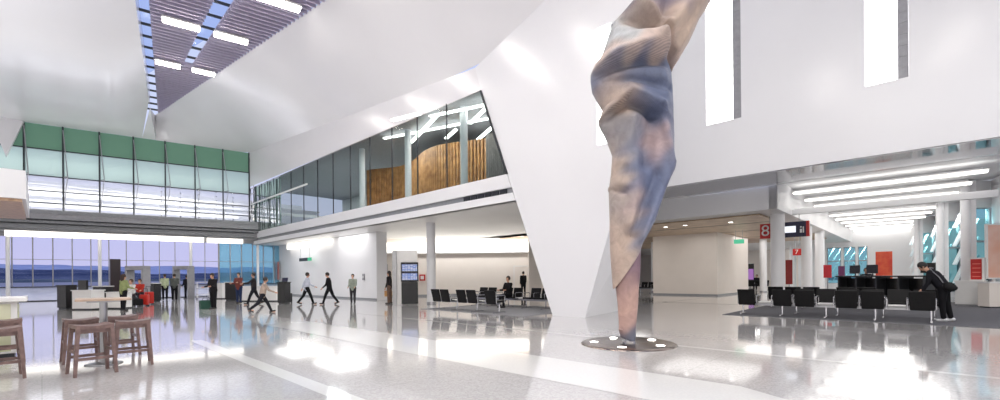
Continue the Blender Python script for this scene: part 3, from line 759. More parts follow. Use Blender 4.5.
spots = [((92, 373), .95, 'wooden bar stool at the near left corner of the high table'), ((81, 361), .85, 'wooden bar stool at the far left of the high table'), ((133, 364.5), .75, 'wooden bar stool at the near right of the high table'), ((121, 355), .9, 'wooden bar stool at the far right behind the high table'),
         ((4, 362), .85, 'wooden bar stool tucked against the white counter at the left edge'), ((-1, 379), .9, 'nearest wooden bar stool cut off by the left edge')]
for i, (pp, rz, lb_) in enumerate(spots):
    o = st0 if i == 0 else copy_tree(st0); o.location = onz(*pp); o.rotation_euler = (0, 0, rz); o['label'] = lb_
t = thing('high_table', onz(104, 364), .75, 'square wooden high table on one steel post among stools', 'table')
g = MB(); g.bx(-.33, .33, -.33, .33, 1.03, 1.065); g.build('table_top', pm('pale_oak', (190, 165, 145), .4), t, bev=.006)
g = MB(); g.cyl((0, 0, .02), (0, 0, 1.03), .05, n=20); g.bx(-.2, .2, -.2, .2, 1.005, 1.03); g.build('post', 'steel', t)
g = MB(); g.lathe([(0, .025), (.2, .022), (.24, .01), (.24, 0)], 32); g.build('base', 'steel', t)
pk = onz(27, 297.5, 1.06)
t = thing('counter', Vector((pk.x, pk.y, 0)), PHI, 'white counter with a greenish glazed front at the left edge', 'counter')
g = MB(); g.bx(-.9, 0, -2.6, 0, .99, 1.07); g.build('counter_top', 'whiteplast', t, bev=.01)
g = MB(); g.bx(-.85, -.12, -2.5, -.12, .08, .99); g.build('body', 'whiteplast', t)
g = MB(); g.bx(-.119, -.1, -2.45, -.2, .12, .95); g.bx(-.8, -.15, -.119, -.1, .12, .95); g.build('front_panel', pm('greenish_glass_panel', (196, 204, 160), .1, c2=(214, 214, 186), scale=1.5), t)
g = MB(); g.bx(-.82, -.16, -2.46, -.16, 0, .08); g.build('plinth', 'darkmetal', t)

# ---------------------------------------------------------------- check-in desks, barriers
def deskbox(name, pl_, pr, yb, yt, dep, label, cat, mat, topmat='whiteplast', rz=None, parts=None):
    a, b = onz(pl_, yb), onz(pr, yb); w = (b-a).length; c = (a+b)/2
    zt = H + (ray((pl_+pr)/2, yt).z)*c.y
    t = thing(name, c, math.atan2((b-a).y, (b-a).x) if rz is None else rz, label, cat)
    g = MB(); g.bx(-w/2, w/2, 0, dep, .06, zt-.04); g.build('body', mat, t, bev=.01)
    g = MB(); g.bx(-w/2-.03, w/2+.03, -.04, dep+.03, zt-.04, zt); g.build('top', topmat, t, bev=.006)
    g = MB(); g.bx(-w/2+.04, w/2-.04, .04, dep-.04, 0, .06); g.build('plinth', 'darkmetal', t)
    return t, w, zt
deskbox('kiosk', 57, 66, 309, 285, .5, 'black self service kiosk left of the white check-in desk', 'kiosk', 'blackgloss', 'blackgloss')
t, w, zt = deskbox('check_in_desk', 72, 91.5, 310, 290, .6, 'white check-in desk with a dark screen on top', 'desk', 'whiteplast')
g = MB(); g.bx(-w*.42, w*.0, .2, .3, zt, zt+.45); g.build('screen', 'blackgloss', t)
t, w, zt = deskbox('check_in_desk', 106, 120, 309, 292, .6, 'white check-in desk beside the traveller in green', 'desk', 'whiteplast')
deskbox('counter', 93, 104, 306, 286, .5, 'dark counter between the two white check-in desks', 'counter', 'blackgloss')
t, w, zt = deskbox('counter', 146, 154, 302, 283, .5, 'dark counter behind the red luggage', 'counter', 'blackgloss')
t, w, zt = deskbox('counter', 225, 237, 300.5, 282, .6, 'tall dark counter left of the traveller in dark red', 'counter', 'blackgloss')
t, w, zt = deskbox('counter', 239, 276, 301.5, 286, .7, 'long white counter behind the pair in dark coats', 'counter', 'whiteplast')
t, w, zt = deskbox('kiosk', 277.5, 285, 304, 282, .5, 'black pedestal kiosk carrying a small laptop', 'kiosk', 'blackgloss', 'blackgloss')
t2 = thing('laptop', t.location + Vector((0, .25, zt)), t.rotation_euler.z, 'small dark laptop open on the black pedestal', 'laptop')
g = MB(); g.bx(-.17, .17, -.12, .12, 0, .02); g.build('keyboard_base', 'darkmetal', t2); g = MB(); g.box((0, .14, .12), (.34, .015, .22), 0, Matrix.Rotation(-.2, 3, 'X')); g.build('screen', 'navy', t2)
t, w, zt = deskbox('cabinet', 212, 222, 299, 283, .5, 'pale cabinet behind the man with the green bag', 'cabinet', 'whiteplast')
a = onz(115.5, 301)
t = thing('totem_sign', a, va(115)+.1, 'tall dark totem standing above the check-in desks', 'totem')
g = MB(); g.bx(-.26, .26, -.12, .12, .05, 2.75); g.build('panel', pm('dark_brown_panel', (52, 40, 44), .3), t, bev=.01); g = MB(); g.bx(-.35, .35, -.25, .25, 0, .05); g.build('base', 'steel', t)
for (pa, pb_, yb, lb_) in ((130, 146, 303, 'grey walk through scanner arch behind the seated group'), (176.5, 191, 299, 'grey walk through scanner arch right of the two standing travellers')):
    a, b = onz(pa, yb), onz(pb_, yb); w = (b-a).length
    t = thing('scanner_arch', (a+b)/2, math.atan2((b-a).y, (b-a).x), lb_, 'scanner', 'walk through arches')
    zt = H + ray((pa+pb_)/2, 266).z*((a+b)/2).y
    for s in (-1, 1):
        g = MB(); g.bx(s*w/2-.07, s*w/2+.07, -.25, .25, 0, zt-.25); g.build('side_panel', 'greypaint', t, bev=.02)
    g = MB(); g.bx(-w/2-.07, w/2+.07, -.25, .25, zt-.25, zt); g.build('header', 'greypaint', t, bev=.02)
# rolling trolley
a = onz(203, 299)
t = thing('trolley', a, va(203)+.2, 'white framed trolley with two shelves by the windows', 'trolley')
g = MB()
for sx in (-.35, .35):
    for sy in (-.22, .22): g.bar((sx, sy, .1), (sx, sy, 1.15), .035)
g.build('frame', 'whiteplast', t)
for z in (.3, .75, 1.15):
    g = MB(); g.bx(-.38, .38, -.25, .25, z, z+.03); g.build('shelf', 'whiteplast', t)
for sx in (-.35, .35):
    for sy in (-.22, .22): g = MB(); g.cyl((sx-.02, sy, .05), (sx+.02, sy, .05), .05, n=14); g.build('caster', 'darkmetal', t)

# flight information board
a = onz(405.5, 305)
t = thing('flight_board', a, va(405)*.6, 'white flight information pillar with two lit screens on a black base', 'flight board')
g = MB(); g.bx(-.62, .58, .1, .35, 0, 2.72); g.build('pillar_panel', 'whiteplast', t, bev=.01)
g = MB(); g.bx(-.18, .62, -.12, .1, .06, 1.14); g.bx(.18, .26, -.13, -.11, .1, 1.1); g.build('cabinet', 'blackgloss', t, bev=.01)
g = MB(); g.bx(-.62, -.42, -.05, .1, 0, 2.72); g.build('side_fin', 'steel', t)
g = MB(); g.bx(-.2, .64, -.1, .1, 1.16, 2.12); g.build('screen_housing', 'blackgloss', t, bev=.01)
def screenmat():
    m, nt, out = newmat('flight_list_screen'); N = nt.nodes.new; L = nt.links.new
    tc = N('ShaderNodeTexCoord'); br_ = N('ShaderNodeTexBrick'); br_.offset = 0
    mp = N('ShaderNodeMapping'); mp.inputs['Rotation'].default_value = (PI/2, 0, 0); L(tc.outputs['Object'], mp.inputs[0])
    br_.inputs['Scale'].default_value = 1; br_.inputs['Brick Width'].default_value = .13; br_.inputs['Row Height'].default_value = .038; br_.inputs['Mortar Size'].default_value = .006
    br_.inputs['Color1'].default_value = lin((236, 238, 250)); br_.inputs['Color2'].default_value = lin((150, 175, 235)); br_.inputs['Mortar'].default_value = lin((30, 50, 130))
    L(mp.outputs[0], br_.inputs['Vector']); e = N('ShaderNodeEmission'); e.inputs[1].default_value = .85
    L(br_.outputs[0], e.inputs[0]); L(e.outputs[0], out.inputs[0]); return m
SM = screenmat()
for z in (1.24, 1.68):
    g = MB(); g.bx(-.15, .59, -.115, -.1, z, z+.37); s_ = g.build('screen', SM, t)
    g = MB(); g.bx(-.15, .59, -.118, -.112, z+.33, z+.37); g.build('header_line', 'navy', s_)
def text(s, size, mat, parent, loc, rot, name='lettering', ext=.004):
    c = bpy.data.curves.new(name, 'FONT'); c.body = s; c.size = size; c.extrude = ext; c.align_x = 'CENTER'; c.align_y = 'CENTER'
    c.materials.append(M[mat]); o = bpy.data.objects.new(name, c); COL.objects.link(o)
    me = bpy.data.meshes.new_from_object(o.evaluated_get(bpy.context.evaluated_depsgraph_get())); bpy.data.objects.remove(o)
    me.name = name
    o = bpy.data.objects.new(name, me); COL.objects.link(o); o.parent = parent; o.location = loc; o.rotation_euler = rot; return o
# green exit sign, poster on the left wall
p = onn(305, 259.5, 13.9); 
t = thing('exit_sign', p, PHI, 'long green and black exit sign hung before the white wall', 'sign')
g = MB(); g.bx(-1.0, .55, -.04, .04, -.12, .12); g.build('panel', 'darkmetal', t); g = MB(); g.bx(.56, 1.1, -.04, .04, -.12, .12); g.build('lit_panel', 'greensign', t)
g = MB(); g.cyl((-.8, 0, .12), (-.8, 0, 1.9), .012); g.cyl((.8, 0, .12), (.8, 0, 1.9), .012); g.build('rod', 'steel', t)
p = onn(277, 283, 14.1)
t = thing('poster', Vector((p.x, p.y, 1.3)), PHI, 'faded red poster panel on the wall right of the cyan glass', 'poster'); g = MB(); g.bx(-.6, .6, -.05, 0, 0, 1.5); g.build('panel', pm('faded_red', (196, 110, 100), .5, c2=(220, 150, 140), scale=1), t)
g = MB(); g.bx(-.66, .66, -.03, .04, -.06, 1.56); g.build('frame', 'greypaint', t)
p = Vector((-8.4, YB-.04, 1.35))
t = thing('wall_poster', p, 0, 'small dark framed picture on the wall left of the flight board', 'picture'); g = MB(); g.bx(-.24, .24, -.03, 0, 0, 1.0); g.build('frame', 'greypaint', t); g = MB(); g.bx(-.2, .2, -.035, -.03, .05, .4); g.bx(-.2, .2, -.035, -.03, .5, .95); g.build('print', pm('dark_print', (90, 100, 120), .4, c2=(200, 200, 205), scale=6), t)
p = Vector(((422.5-500)/F*(YB-.1), YB-.1, 1.35 + (278-281)/F*YB))
t = thing('fire_hose_box', p, 0, 'small red fire equipment box on the cream wall by the column', 'fire box'); g = MB(); g.bx(-.2, .2, -.12, .08, 0, .45); g.build('box', 'red', t, bev=.01); g = MB(); g.bx(-.12, .12, -.135, -.12, .1, .35); g.build('window_panel', 'whiteplast', t)
p = onn(363.5, 277, 14.16)
t = thing('wall_switch', p, PHI, 'small grey switch plate on the white wall', 'switch'); g = MB(); g.bx(-.12, .12, -.03, .03, -.2, .2); g.build('plate', 'greypaint', t); g = MB(); g.bx(-.04, .04, -.045, -.03, -.06, .06); g.build('rocker', 'whiteplast', t)

# gate signs
def gate_sign(pa, pb_, yt, yb, n, digit, label, wide):
    a, b = onn(pa, yb, n), onn(pb_, yb, n); zt = onn(pa, yt, n).z; zb = a.z; w = (b-a).length; h = zt-zb
    t = thing('gate_sign', Vector((a.x, a.y, zb)), PHI, label, 'sign', 'hanging gate signs')
    rw_ = w*.25 if wide else w
    g = MB(); g.bx(0, rw_, -.08, .08, 0, h); g.build('number_panel', 'red', t)
    text(digit, h*.95 if not wide else h*1.05, 'whiteplast', t, (rw_*.46, -.085, h*.5), (PI/2, 0, 0), 'numeral')
    if wide:
        g = MB(); g.bx(rw_, w-.12, -.08, .08, 0, h); g.build('info_panel', 'navy', t)
        g = MB(); g.bx(w-.12, w, -.085, .085, 0, h); g.build('end_panel', 'red', t)
        g = MB(); g.bx(w*.5, w*.74, -.09, -.08, h*.3, h*.72); g.build('lit_panel', em('sign_white', (245, 248, 255), 1.1), t)
        g = MB(); g.ball((w*.84, -.085, h*.62), (.035, .012, .035), 10, 6); g.bx(w*.82, w*.86, -.09, -.08, h*.25, h*.5); g.bx(w*.875, w*.9, -.09, -.08, h*.25, h*.65); g.build('pictogram', 'whiteplast', t)
    g = MB()
    for xx in (w*.2, w*.8): g.cyl((xx, 0, h), (xx, 0, 4.18 - zb), .015)
    g.build('rod', 'steel', t)
    return t
gate_sign(760.5, 809.5, 224.5, 239, 24.6, '8', 'hanging gate sign with a white 8 on red and a navy panel', True)
gate_sign(793, 801.5, 249, 255.5, 36, '7', 'small far red gate sign with a white 7', False)
p = onz(736.5, 242, 3.35)
t = thing('exit_sign', onn(739, 241.5, 30), PHI, 'small green exit sign hung on rods beside the white box', 'sign'); g = MB(); g.bx(-.28, .28, -.04, .04, -.13, .13); g.build('panel', 'greensign', t); g = MB(); g.cyl((-.2, 0, .13), (-.2, 0, .75), .012); g.cyl((.2, 0, .13), (.2, 0, .75), .012); g.build('rod', 'steel', t)

# lounge furniture
def pxY(px, Y): r = ray(px, 270); return Vector((r.x*Y, Y, 0))
c = (pxY(842, 22) + pxY(935, 17.2))/2; d = pxY(935, 17.2) - pxY(842, 22)
t = thing('work_bar', c, math.atan2(d.y, d.x), 'long black work bar table behind the seat rows', 'table'); w = d.length
g = MB(); g.bx(-w/2, w/2, -.35, .35, 1.2, 1.26); g.build('table_top', 'blackgloss', t, bev=.006)
for k in range(5):
    x = -w/2 + .15 + (w-.3)*k/4; g = MB(); g.bx(x-.04, x+.04, -.3, .3, 0, 1.2); g.build('leg', 'darkmetal', t)
g = MB(); g.bx(-w/2+.1, w/2-.1, .1, .14, .4, 1.14); g.build('modesty_panel', 'blackgloss', t)
R2 = math.atan2(d.y, d.x)
for i, (f, lb_) in enumerate(((-.33, 'black monitor on the left part of the work bar'), (-.12, 'black monitor near the middle of the work bar'), (.44, 'black monitor at the right end of the work bar behind the bending person'))):
    t = thing('monitor', c + d*f + Vector((0, 0, 1.26)), R2, lb_, 'monitor', 'monitors on the work bar')
    g = MB(); g.bx(-.3, .3, -.02, .02, .1, .5); g.build('screen', 'blackgloss', t); g = MB(); g.cyl((0, .03, .01), (0, .03, .2), .025); g.lathe([(0, .012), (.12, .008), (.12, 0)], 16); g.build('stand', 'darkmetal', t)
a = onz(955, 306); b = onz(983, 307); d = b-a
t = thing('information_kiosk', (a+b)/2, math.atan2(d.y, d.x), 'white kiosk counter with a red panel in the lounge', 'kiosk'); w = d.length
g = MB(); g.bx(-w/2, w/2, 0, .6, .08, 1.0); g.build('counter_body', 'whiteplast', t, bev=.01)
g = MB(); g.bx(-w/2-.03, w/2+.03, -.03, .63, 1.0, 1.04); g.build('counter_top', 'whiteplast', t)
g = MB(); g.bx(-w*.04, w/2, .35, .5, 1.04, 1.95); g.bx(w/2-.06, w/2, .3, .55, 0, 1.95); g.build('back_panel', 'whiteplast', t)
g = MB(); g.bx(-w*.0, w/2-.08, .33, .35, 1.08, 1.9); rp = g.build('red_panel', 'red', t)
g = MB()
for k in range(4): g.bx(w*.06, w*.36, .322, .33, 1.18+k*.17, 1.22+k*.17)
g.build('text_line', pm('pale_red', (232, 120, 105), .5), rp)
g = MB(); g.bx(-w/2+.05, w/2-.05, .05, .55, 0, .08); g.build('plinth', 'greypaint', t)
p = pY(1001, 17.6)
t = thing('poster', Vector((p.x, p.y, 1.15)), -.12, 'large pink poster panel standing at the right edge', 'poster')
g = MB(); g.bx(-.5, .9, -.04, .03, 0, 2.1); g.build('print', 'pinkposter', t); g = MB(); g.bx(-.54, .94, -.06, .045, -.05, 0); g.bx(-.54, .94, -.06, .045, 2.1, 2.15); g.bx(-.54, -.5, -.06, .045, 0, 2.1); g.bx(.9, .94, -.06, .045, 0, 2.1); g.bx(-.3, -.22, -.03, .03, -1.15, 0); g.bx(.6, .68, -.03, .03, -1.15, 0); g.build('frame', 'whiteplast', t)
p = pxY(998, 16.6)
t = thing('counter', p, -.1, 'pale counter below the pink poster', 'counter'); g = MB(); g.bx(-.3, .8, 0, .45, .06, .95); g.build('body', 'cream', t); g = MB(); g.bx(-.32, .82, -.03, .48, .95, 1.0); g.build('top', 'whiteplast', t); g = MB(); g.bx(-.26, .76, .04, .42, 0, .06); g.build('plinth', 'darkmetal', t)
# area light added at each window to brighten the fins, no real fitting
def add_fin_fill(fr, w, z): 
    m_ = fr @ Matrix.Translation((w/2, .3, z)) @ Matrix.Rotation(math.radians(38), 4, 'X')
    l = bpy.data.lights.new('window_head_lamp', 'AREA'); l.shape = 'RECTANGLE'; l.size = w*.9; l.size_y = .2; l.energy = FINP*w
    o = bpy.data.objects.new('window_head_lamp', l); COL.objects.link(o); o.matrix_world = m_
FINP = 160
for p, q in saw: fr, w_ = segf(p, q); add_fin_fill(fr, w_, 4.2)
for a, b in ls: add_fin_fill(LNF @ Matrix.Translation((a, NE, 0)), b-a, 3.7)
def totem(px, Y, w, z0, z1, mat, label):
    t = thing('display_stand', pxY(px, Y), va(px), label, 'display stand'); g = MB(); g.bx(-w/2, w/2, -.04, .04, z0, z1); g.build('panel', mat, t, bev=.008)
    g = MB(); g.cyl((0, 0, .03), (0, 0, z0), .03); g.build('post', 'steel', t); g = MB(); g.lathe([(0, .03), (.22, .03), (.22, 0)], 20); g.build('base', 'darkmetal', t)
totem(827.5, 24, .36, 1.15, 1.85, pm('bright_red_panel', (206, 40, 52), .4), 'red display stand left of the work bar')
totem(841.5, 25, .3, 1.15, 1.8, pm('plum_panel', (110, 50, 96), .4), 'plum coloured display stand left of the work bar')
totem(884, 33, .95, .6, 3.0, 'orange', 'tall orange display panel beyond the work bar')
totem(789, 38, .5, .5, 2.6, pm('maroon_panel', (150, 40, 40), .5), 'far maroon display panel under the small gate sign')
t = thing('video_screen', onz(750, 289), va(750), 'purple lit screen stand at the far end beside the white box', 'screen')
g = MB(); g.bx(-.35, .35, -.05, .05, .7, 2.4); g.build('panel', 'blackgloss', t); g = MB(); g.bx(-.3, .3, -.06, -.05, .9, 1.9); g.build('screen', 'purple', t); g = MB(); g.bx(-.3, .3, -.25, .25, 0, .04); g.cyl((0, 0, .04), (0, 0, .7), .04); g.build('stand', 'darkmetal', t)

# luggage
def suitcase(loc, rz, mat, label, h=.62, group=None):
    t = thing('suitcase', loc, rz, label, 'suitcase', group)
    g = MB(); g.bx(-.2, .2, -.12, .12, .06, h); g.build('shell', mat, t, bev=.04)
    g = MB(); g.tube([(-.1, .09, h-.02), (-.1, .09, h+.3), (.1, .09, h+.3), (.1, .09, h-.02)], .012); g.build('handle', 'darkmetal', t)
    for s in (-1, 1): g = MB(); g.cyl((s*.15-.02, .08, .04), (s*.15+.02, .08, .04), .04, n=12); g.cyl((s*.15-.02, -.08, .04), (s*.15+.02, -.08, .04), .04, n=12); g.build('wheel', 'darkmetal', t)
    return t
suitcase(onz(149, 304.5), va(147)+.3, 'redcase', 'red suitcase standing right of the seated group', .7)
suitcase(onz(144.5, 306), va(144)-.4, 'redcase', 'red suitcase in front of the seated group', .6)
suitcase(onz(138, 306.5), va(138)+.2, 'black', 'black suitcase between the seated travellers', .4)
suitcase(onz(289, 303), va(289)+1.2, 'black', 'dark suitcase trailing behind the striding man', .55)
t = thing('duffel_bag', onz(205, 309), va(205)+.3, 'dark green bag standing at the feet of the man in black', 'bag')
g = MB(); g.bx(-.2, .2, -.14, .14, 0, .4); remesh(g, 'bag_body', pm('dark_green_fabric', (40, 78, 66), .8), t, .02, 6); g = MB(); g.tube([(-.1, 0, .38), (-.08, 0, .5), (.08, 0, .5), (.1, 0, .38)], .012); g.build('handle', 'black', t)

# ---------------------------------------------------------------- sculpture
SY = onz(628, 344).y
sx0 = onz(628, 344).x
sc = thing('sculpture', Vector((sx0, SY, 0)), 0, 'tall twisted fabric-like sculpture in slate blue and tan on a steel floor disc', 'sculpture')
def sxz(px, py):
    r = ray(px, py); return r.x*SY - sx0, H + r.z*SY
rowsU = [(-70, 660, 758), (-40, 650, 738), (-20, 643, 725), (0, 634, 711), (12, 624, 704), (22, 614, 697), (34, 609, 692), (45, 605.5, 687), (55, 602, 681), (62, 598, 677), (68, 593.5, 673), (74, 591, 670), (80, 591, 670), (90, 592.5, 671), (100, 598, 671.5), (109, 603, 672), (114, 601.5, 672), (120, 599, 672), (127, 600.5, 672.5), (135, 605, 673), (145, 609, 673), (155, 612.6, 673), (165, 612, 673.5), (172, 611.5, 672), (180, 610.5, 668), (190, 609, 664), (205, 609.5, 659), (221, 610, 654), (235, 610, 647), (246, 610.5, 643), (257, 611.5, 641), (269, 613, 640.5)]
def interp(rows, y):
    for a, b in zip(rows, rows[1:]):
        if a[0] <= y <= b[0]:
            k = (y-a[0])/(b[0]-a[0]); k2 = k
            return a[1]+(b[1]-a[1])*k2, a[2]+(b[2]-a[2])*k2
    return rows[-1][1:]
def gs(x, s): return math.exp(-(x/s)**2)
def seg(px, py, x0, y0, x1, y1):
    dx, dy = x1-x0, y1-y0; k = max(0, min(1, ((px-x0)*dx+(py-y0)*dy)/(dx*dx+dy*dy)))
    return math.hypot(px-x0-dx*k, py-y0-dy*k)
def asy(d, s1, s2): return math.exp(-(d/(s1 if d < 0 else s2))**2)
def sdisp(px, py):
    d = 0
    lip = 66 - .17*(px-625) + .0016*(px-622)**2
    w = 1/(1+math.exp(-(px-590)/2.5)) / (1+math.exp((px-660)/3))
    d += .30*asy(py-lip, 11, 2.2)*w - .22*gs(py-(lip+8), 5.5)*w
    d -= .40*gs(seg(px, py, 654, 50, 671, 70), 4)
    d += .16*gs(seg(px, py, 652, 52, 692, 4), 8) + .10*gs(seg(px, py, 700, 10, 672, 62), 5)
    d -= .26*gs(seg(px, py, 645, 42, 622, 26), 8) - .14*gs(seg(px, py, 606, 50, 646, 54), 6)
    d += .16*gs(seg(px, py, 630, 14, 652, 42), 5) - .12*gs(seg(px, py, 655, 30, 662, 0), 6)
    ry = 104 + .62*abs(px-622) if px < 622 else 104 + .42*(px-622)
    w2 = 1/(1+math.exp((px-655)/5))
    d += .22*asy(py-ry, 9, 2.2)*w2 - .20*gs(py-(ry+7), 6)*w2
    d += .12*gs(seg(px, py, 652, 116, 668, 165), 5) - .14*gs(seg(px, py, 645, 122, 638, 168), 8)
    d += .10*gs(seg(px, py, 625, 128, 618, 165), 6) - .08*gs(seg(px, py, 609, 128, 616, 160), 4)
    d -= .16*gs(seg(px, py, 609, 189, 621, 194), 3.5); d += .12*gs(seg(px, py, 630, 160, 626, 225), 7)
    d += .12*gs(seg(px, py, 668, 172, 640, 238), 6) - .10*gs(seg(px, py, 650, 178, 628, 236), 5)
    d -= .10*gs(seg(px, py, 600, 88, 662, 96), 4) ; d += .08*gs(seg(px, py, 655, 84, 660, 108), 6)
    return d
BL = [(665, 8, 22, 14, (116, 108, 140)), (640, 4, 12, 10, (112, 106, 128)), (690, 25, 14, 26, (206, 178, 156)), (672, 40, 12, 14, (208, 180, 158)), (640, 30, 16, 14, (180, 156, 142)), (615, 45, 14, 16, (188, 192, 194)), (628, 62, 40, 6, (214, 186, 170)),
      (640, 82, 40, 10, (112, 122, 152)), (655, 105, 18, 22, (104, 116, 150)), (610, 92, 12, 14, (176, 156, 148)), (612, 112, 12, 8, (208, 178, 156)), (615, 130, 16, 16, (160, 152, 152)), (648, 148, 12, 14, (202, 168, 164)), (625, 150, 12, 18, (128, 134, 158)), (668, 145, 6, 24, (126, 130, 156)), (614, 172, 8, 24, (212, 184, 160)), (645, 185, 20, 30, (104, 116, 152)), (612, 205, 9, 18, (170, 156, 150)), (630, 208, 9, 14, (216, 184, 172)), (645, 215, 10, 22, (112, 124, 158)), (620, 235, 14, 22, (206, 178, 158)), (636, 235, 8, 14, (118, 130, 162)), (615, 265, 8, 22, (196, 168, 150))]
BL2 = [(634, 262, 14, 20, (138, 104, 122)), (620, 285, 10, 16, (176, 136, 128)), (628, 302, 14, 14, (212, 166, 150)), (628, 320, 14, 8, (204, 160, 148)), (628, 338, 16, 8, (110, 114, 136))]
def pat(px, py, bl):
    tw = 1e-6; acc = [0, 0, 0]
    for x, y, a, b, c in bl:
        w = math.exp(-((px-x)/a)**2 - ((py-y)/b)**2); tw += w
        for i in range(3): acc[i] += w*lin(c)[i]
    c = [a/tw for a in acc]; g_ = sum(c)/3; return tuple((g_ + (a-g_)*.8)*1.02 for a in c) + (1,)
def shell(name, rows, y0, y1, step, tilt, bl, depthk, extra=0, disp=True):
    NA = 200; vs = []; cols = []; ys = []
    y = y0
    while y <= y1 + 1e-6: ys.append(y); y += step
    for y in ys:
        xl, xr = interp(rows, y); c, hw = (xl+xr)/2, (xr-xl)/2
        for i in range(NA):
            th = 2*PI*i/NA; u = math.cos(th); f = math.sin(th)   # f>0 faces the camera
            px = c + hw*u; py = y - u*tilt(y)
            x, z = sxz(px, py)
            dep = hw*SY/F*depthk*f
            fr = max(0, f)**.5 if f > 0 else 0
            dd = (sdisp(px, py)*1.25 if disp else 0)*fr
            if f < 0: dd = -.05*math.sin(py*.05+u*4)*(-f)
            vs.append((x, -(dep + dd), z)); cols.append(pat(px + 3*math.sin(py*.31+u*3), py + 4*math.sin(px*.23), bl) if f > -.2 else pat(c-hw*u*.8, py+20, bl))
    n = len(ys); fs = [(j*NA+i, (j+1)*NA+i, (j+1)*NA+(i+1) % NA, j*NA+(i+1) % NA) for j in range(n-1) for i in range(NA)]
    m = MB(); m.add(vs, fs, 0, True); o = m.build(name, FAB, sc)
    at = o.data.color_attributes.new('print', 'FLOAT_COLOR', 'POINT')
    for k, cc in enumerate(cols): at.data[k].color = cc
    s = o.modifiers.new('s', 'SOLIDIFY'); s.thickness = .02; s.offset = 1
    return o
def fabric():
    m, nt, out = newmat('ribbed_printed_fabric'); N = nt.nodes.new; L = nt.links.new
    b = N('ShaderNodeBsdfPrincipled'); L(b.outputs[0], out.inputs[0]); b.inputs['Roughness'].default_value = .45; b.inputs['Specular IOR Level'].default_value = .45
    a = N('ShaderNodeAttribute'); a.attribute_name = 'print'
    tc = N('ShaderNodeTexCoord'); nz = N('ShaderNodeTexNoise'); nz.inputs['Scale'].default_value = 5; nz.inputs['Detail'].default_value = 7; L(tc.outputs['Object'], nz.inputs['Vector'])
    nz.inputs['Distortion'].default_value = 1.0
    mr = N('ShaderNodeMapRange'); mr.inputs[1].default_value = .3; mr.inputs[2].default_value = .7; mr.inputs[3].default_value = .82; mr.inputs[4].default_value = 1.1; L(nz.outputs['Fac'], mr.inputs[0])
    wv = N('ShaderNodeTexWave'); wv.bands_direction = 'Z'; wv.inputs['Scale'].default_value = 20; wv.inputs['Distortion'].default_value = .6; wv.inputs['Detail'].default_value = 0
    mp = N('ShaderNodeMapping'); mp.inputs['Rotation'].default_value = (0, .22, 0); L(tc.outputs['Object'], mp.inputs[0]); L(mp.outputs[0], wv.inputs['Vector'])
    m2 = N('ShaderNodeMapRange'); m2.inputs[3].default_value = .74; m2.inputs[4].default_value = 1.06; L(wv.outputs['Fac'], m2.inputs[0])
    mu = N('ShaderNodeMath'); mu.operation = 'MULTIPLY'; L(mr.outputs[0], mu.inputs[0]); L(m2.outputs[0], mu.inputs[1])
    vm = N('ShaderNodeVectorMath'); vm.operation = 'SCALE'; L(a.outputs['Color'], vm.inputs[0]); L(mu.outputs[0], vm.inputs['Scale']); L(vm.outputs[0], b.inputs['Base Color'])
    bp = N('ShaderNodeBump'); bp.inputs['Strength'].default_value = .5; bp.inputs['Distance'].default_value = .012; L(wv.outputs['Fac'], bp.inputs['Height']); L(bp.outputs[0], b.inputs['Normal'])
    return m
FAB = fabric()
shell('outer_sleeve', rowsU, -70, 269, 1.0, lambda y: 0 if y < 232 else 20*((y-232)/37)**1.3, BL, .75)
rowsL = [(225, 618, 640), (245, 616.5, 640.5), (260, 615.5, 640.5), (275, 615.5, 640), (290, 616, 638.5), (303, 617.5, 638), (325, 619, 636), (332, 618.8, 635.8), (341, 620.5, 634.5)]
shell('inner_sleeve', rowsL, 226, 341, 2, lambda y: -3 if y > 330 else 0, BL2, .7, disp=False)
x0, z0 = sxz(629, 341)
g = MB(); g.cyl((x0, 0, .02), (x0+.01, 0, .45), .075, n=24); g.cyl((x0, 0, .01), (x0, 0, .07), .13, n=24); g.build('post', 'chrome', sc)
g = MB(); g.lathe([(0, .035), (.86, .035), (.9, .025), (.92, .0)], 72); g.build('base_disc', pm('stained_steel_disc', (150, 138, 130), .22, .9, var=.12, scale=2.5), sc)
for k in range(5):
    a = .5 + k*2*PI/5; c_ = (.66*math.cos(a), .66*math.sin(a))
    g = MB(); g.lathe([(0, .041), (.065, .041), (.08, .036)], 20, 0, c_); g.build('uplight', 'lamp', sc)

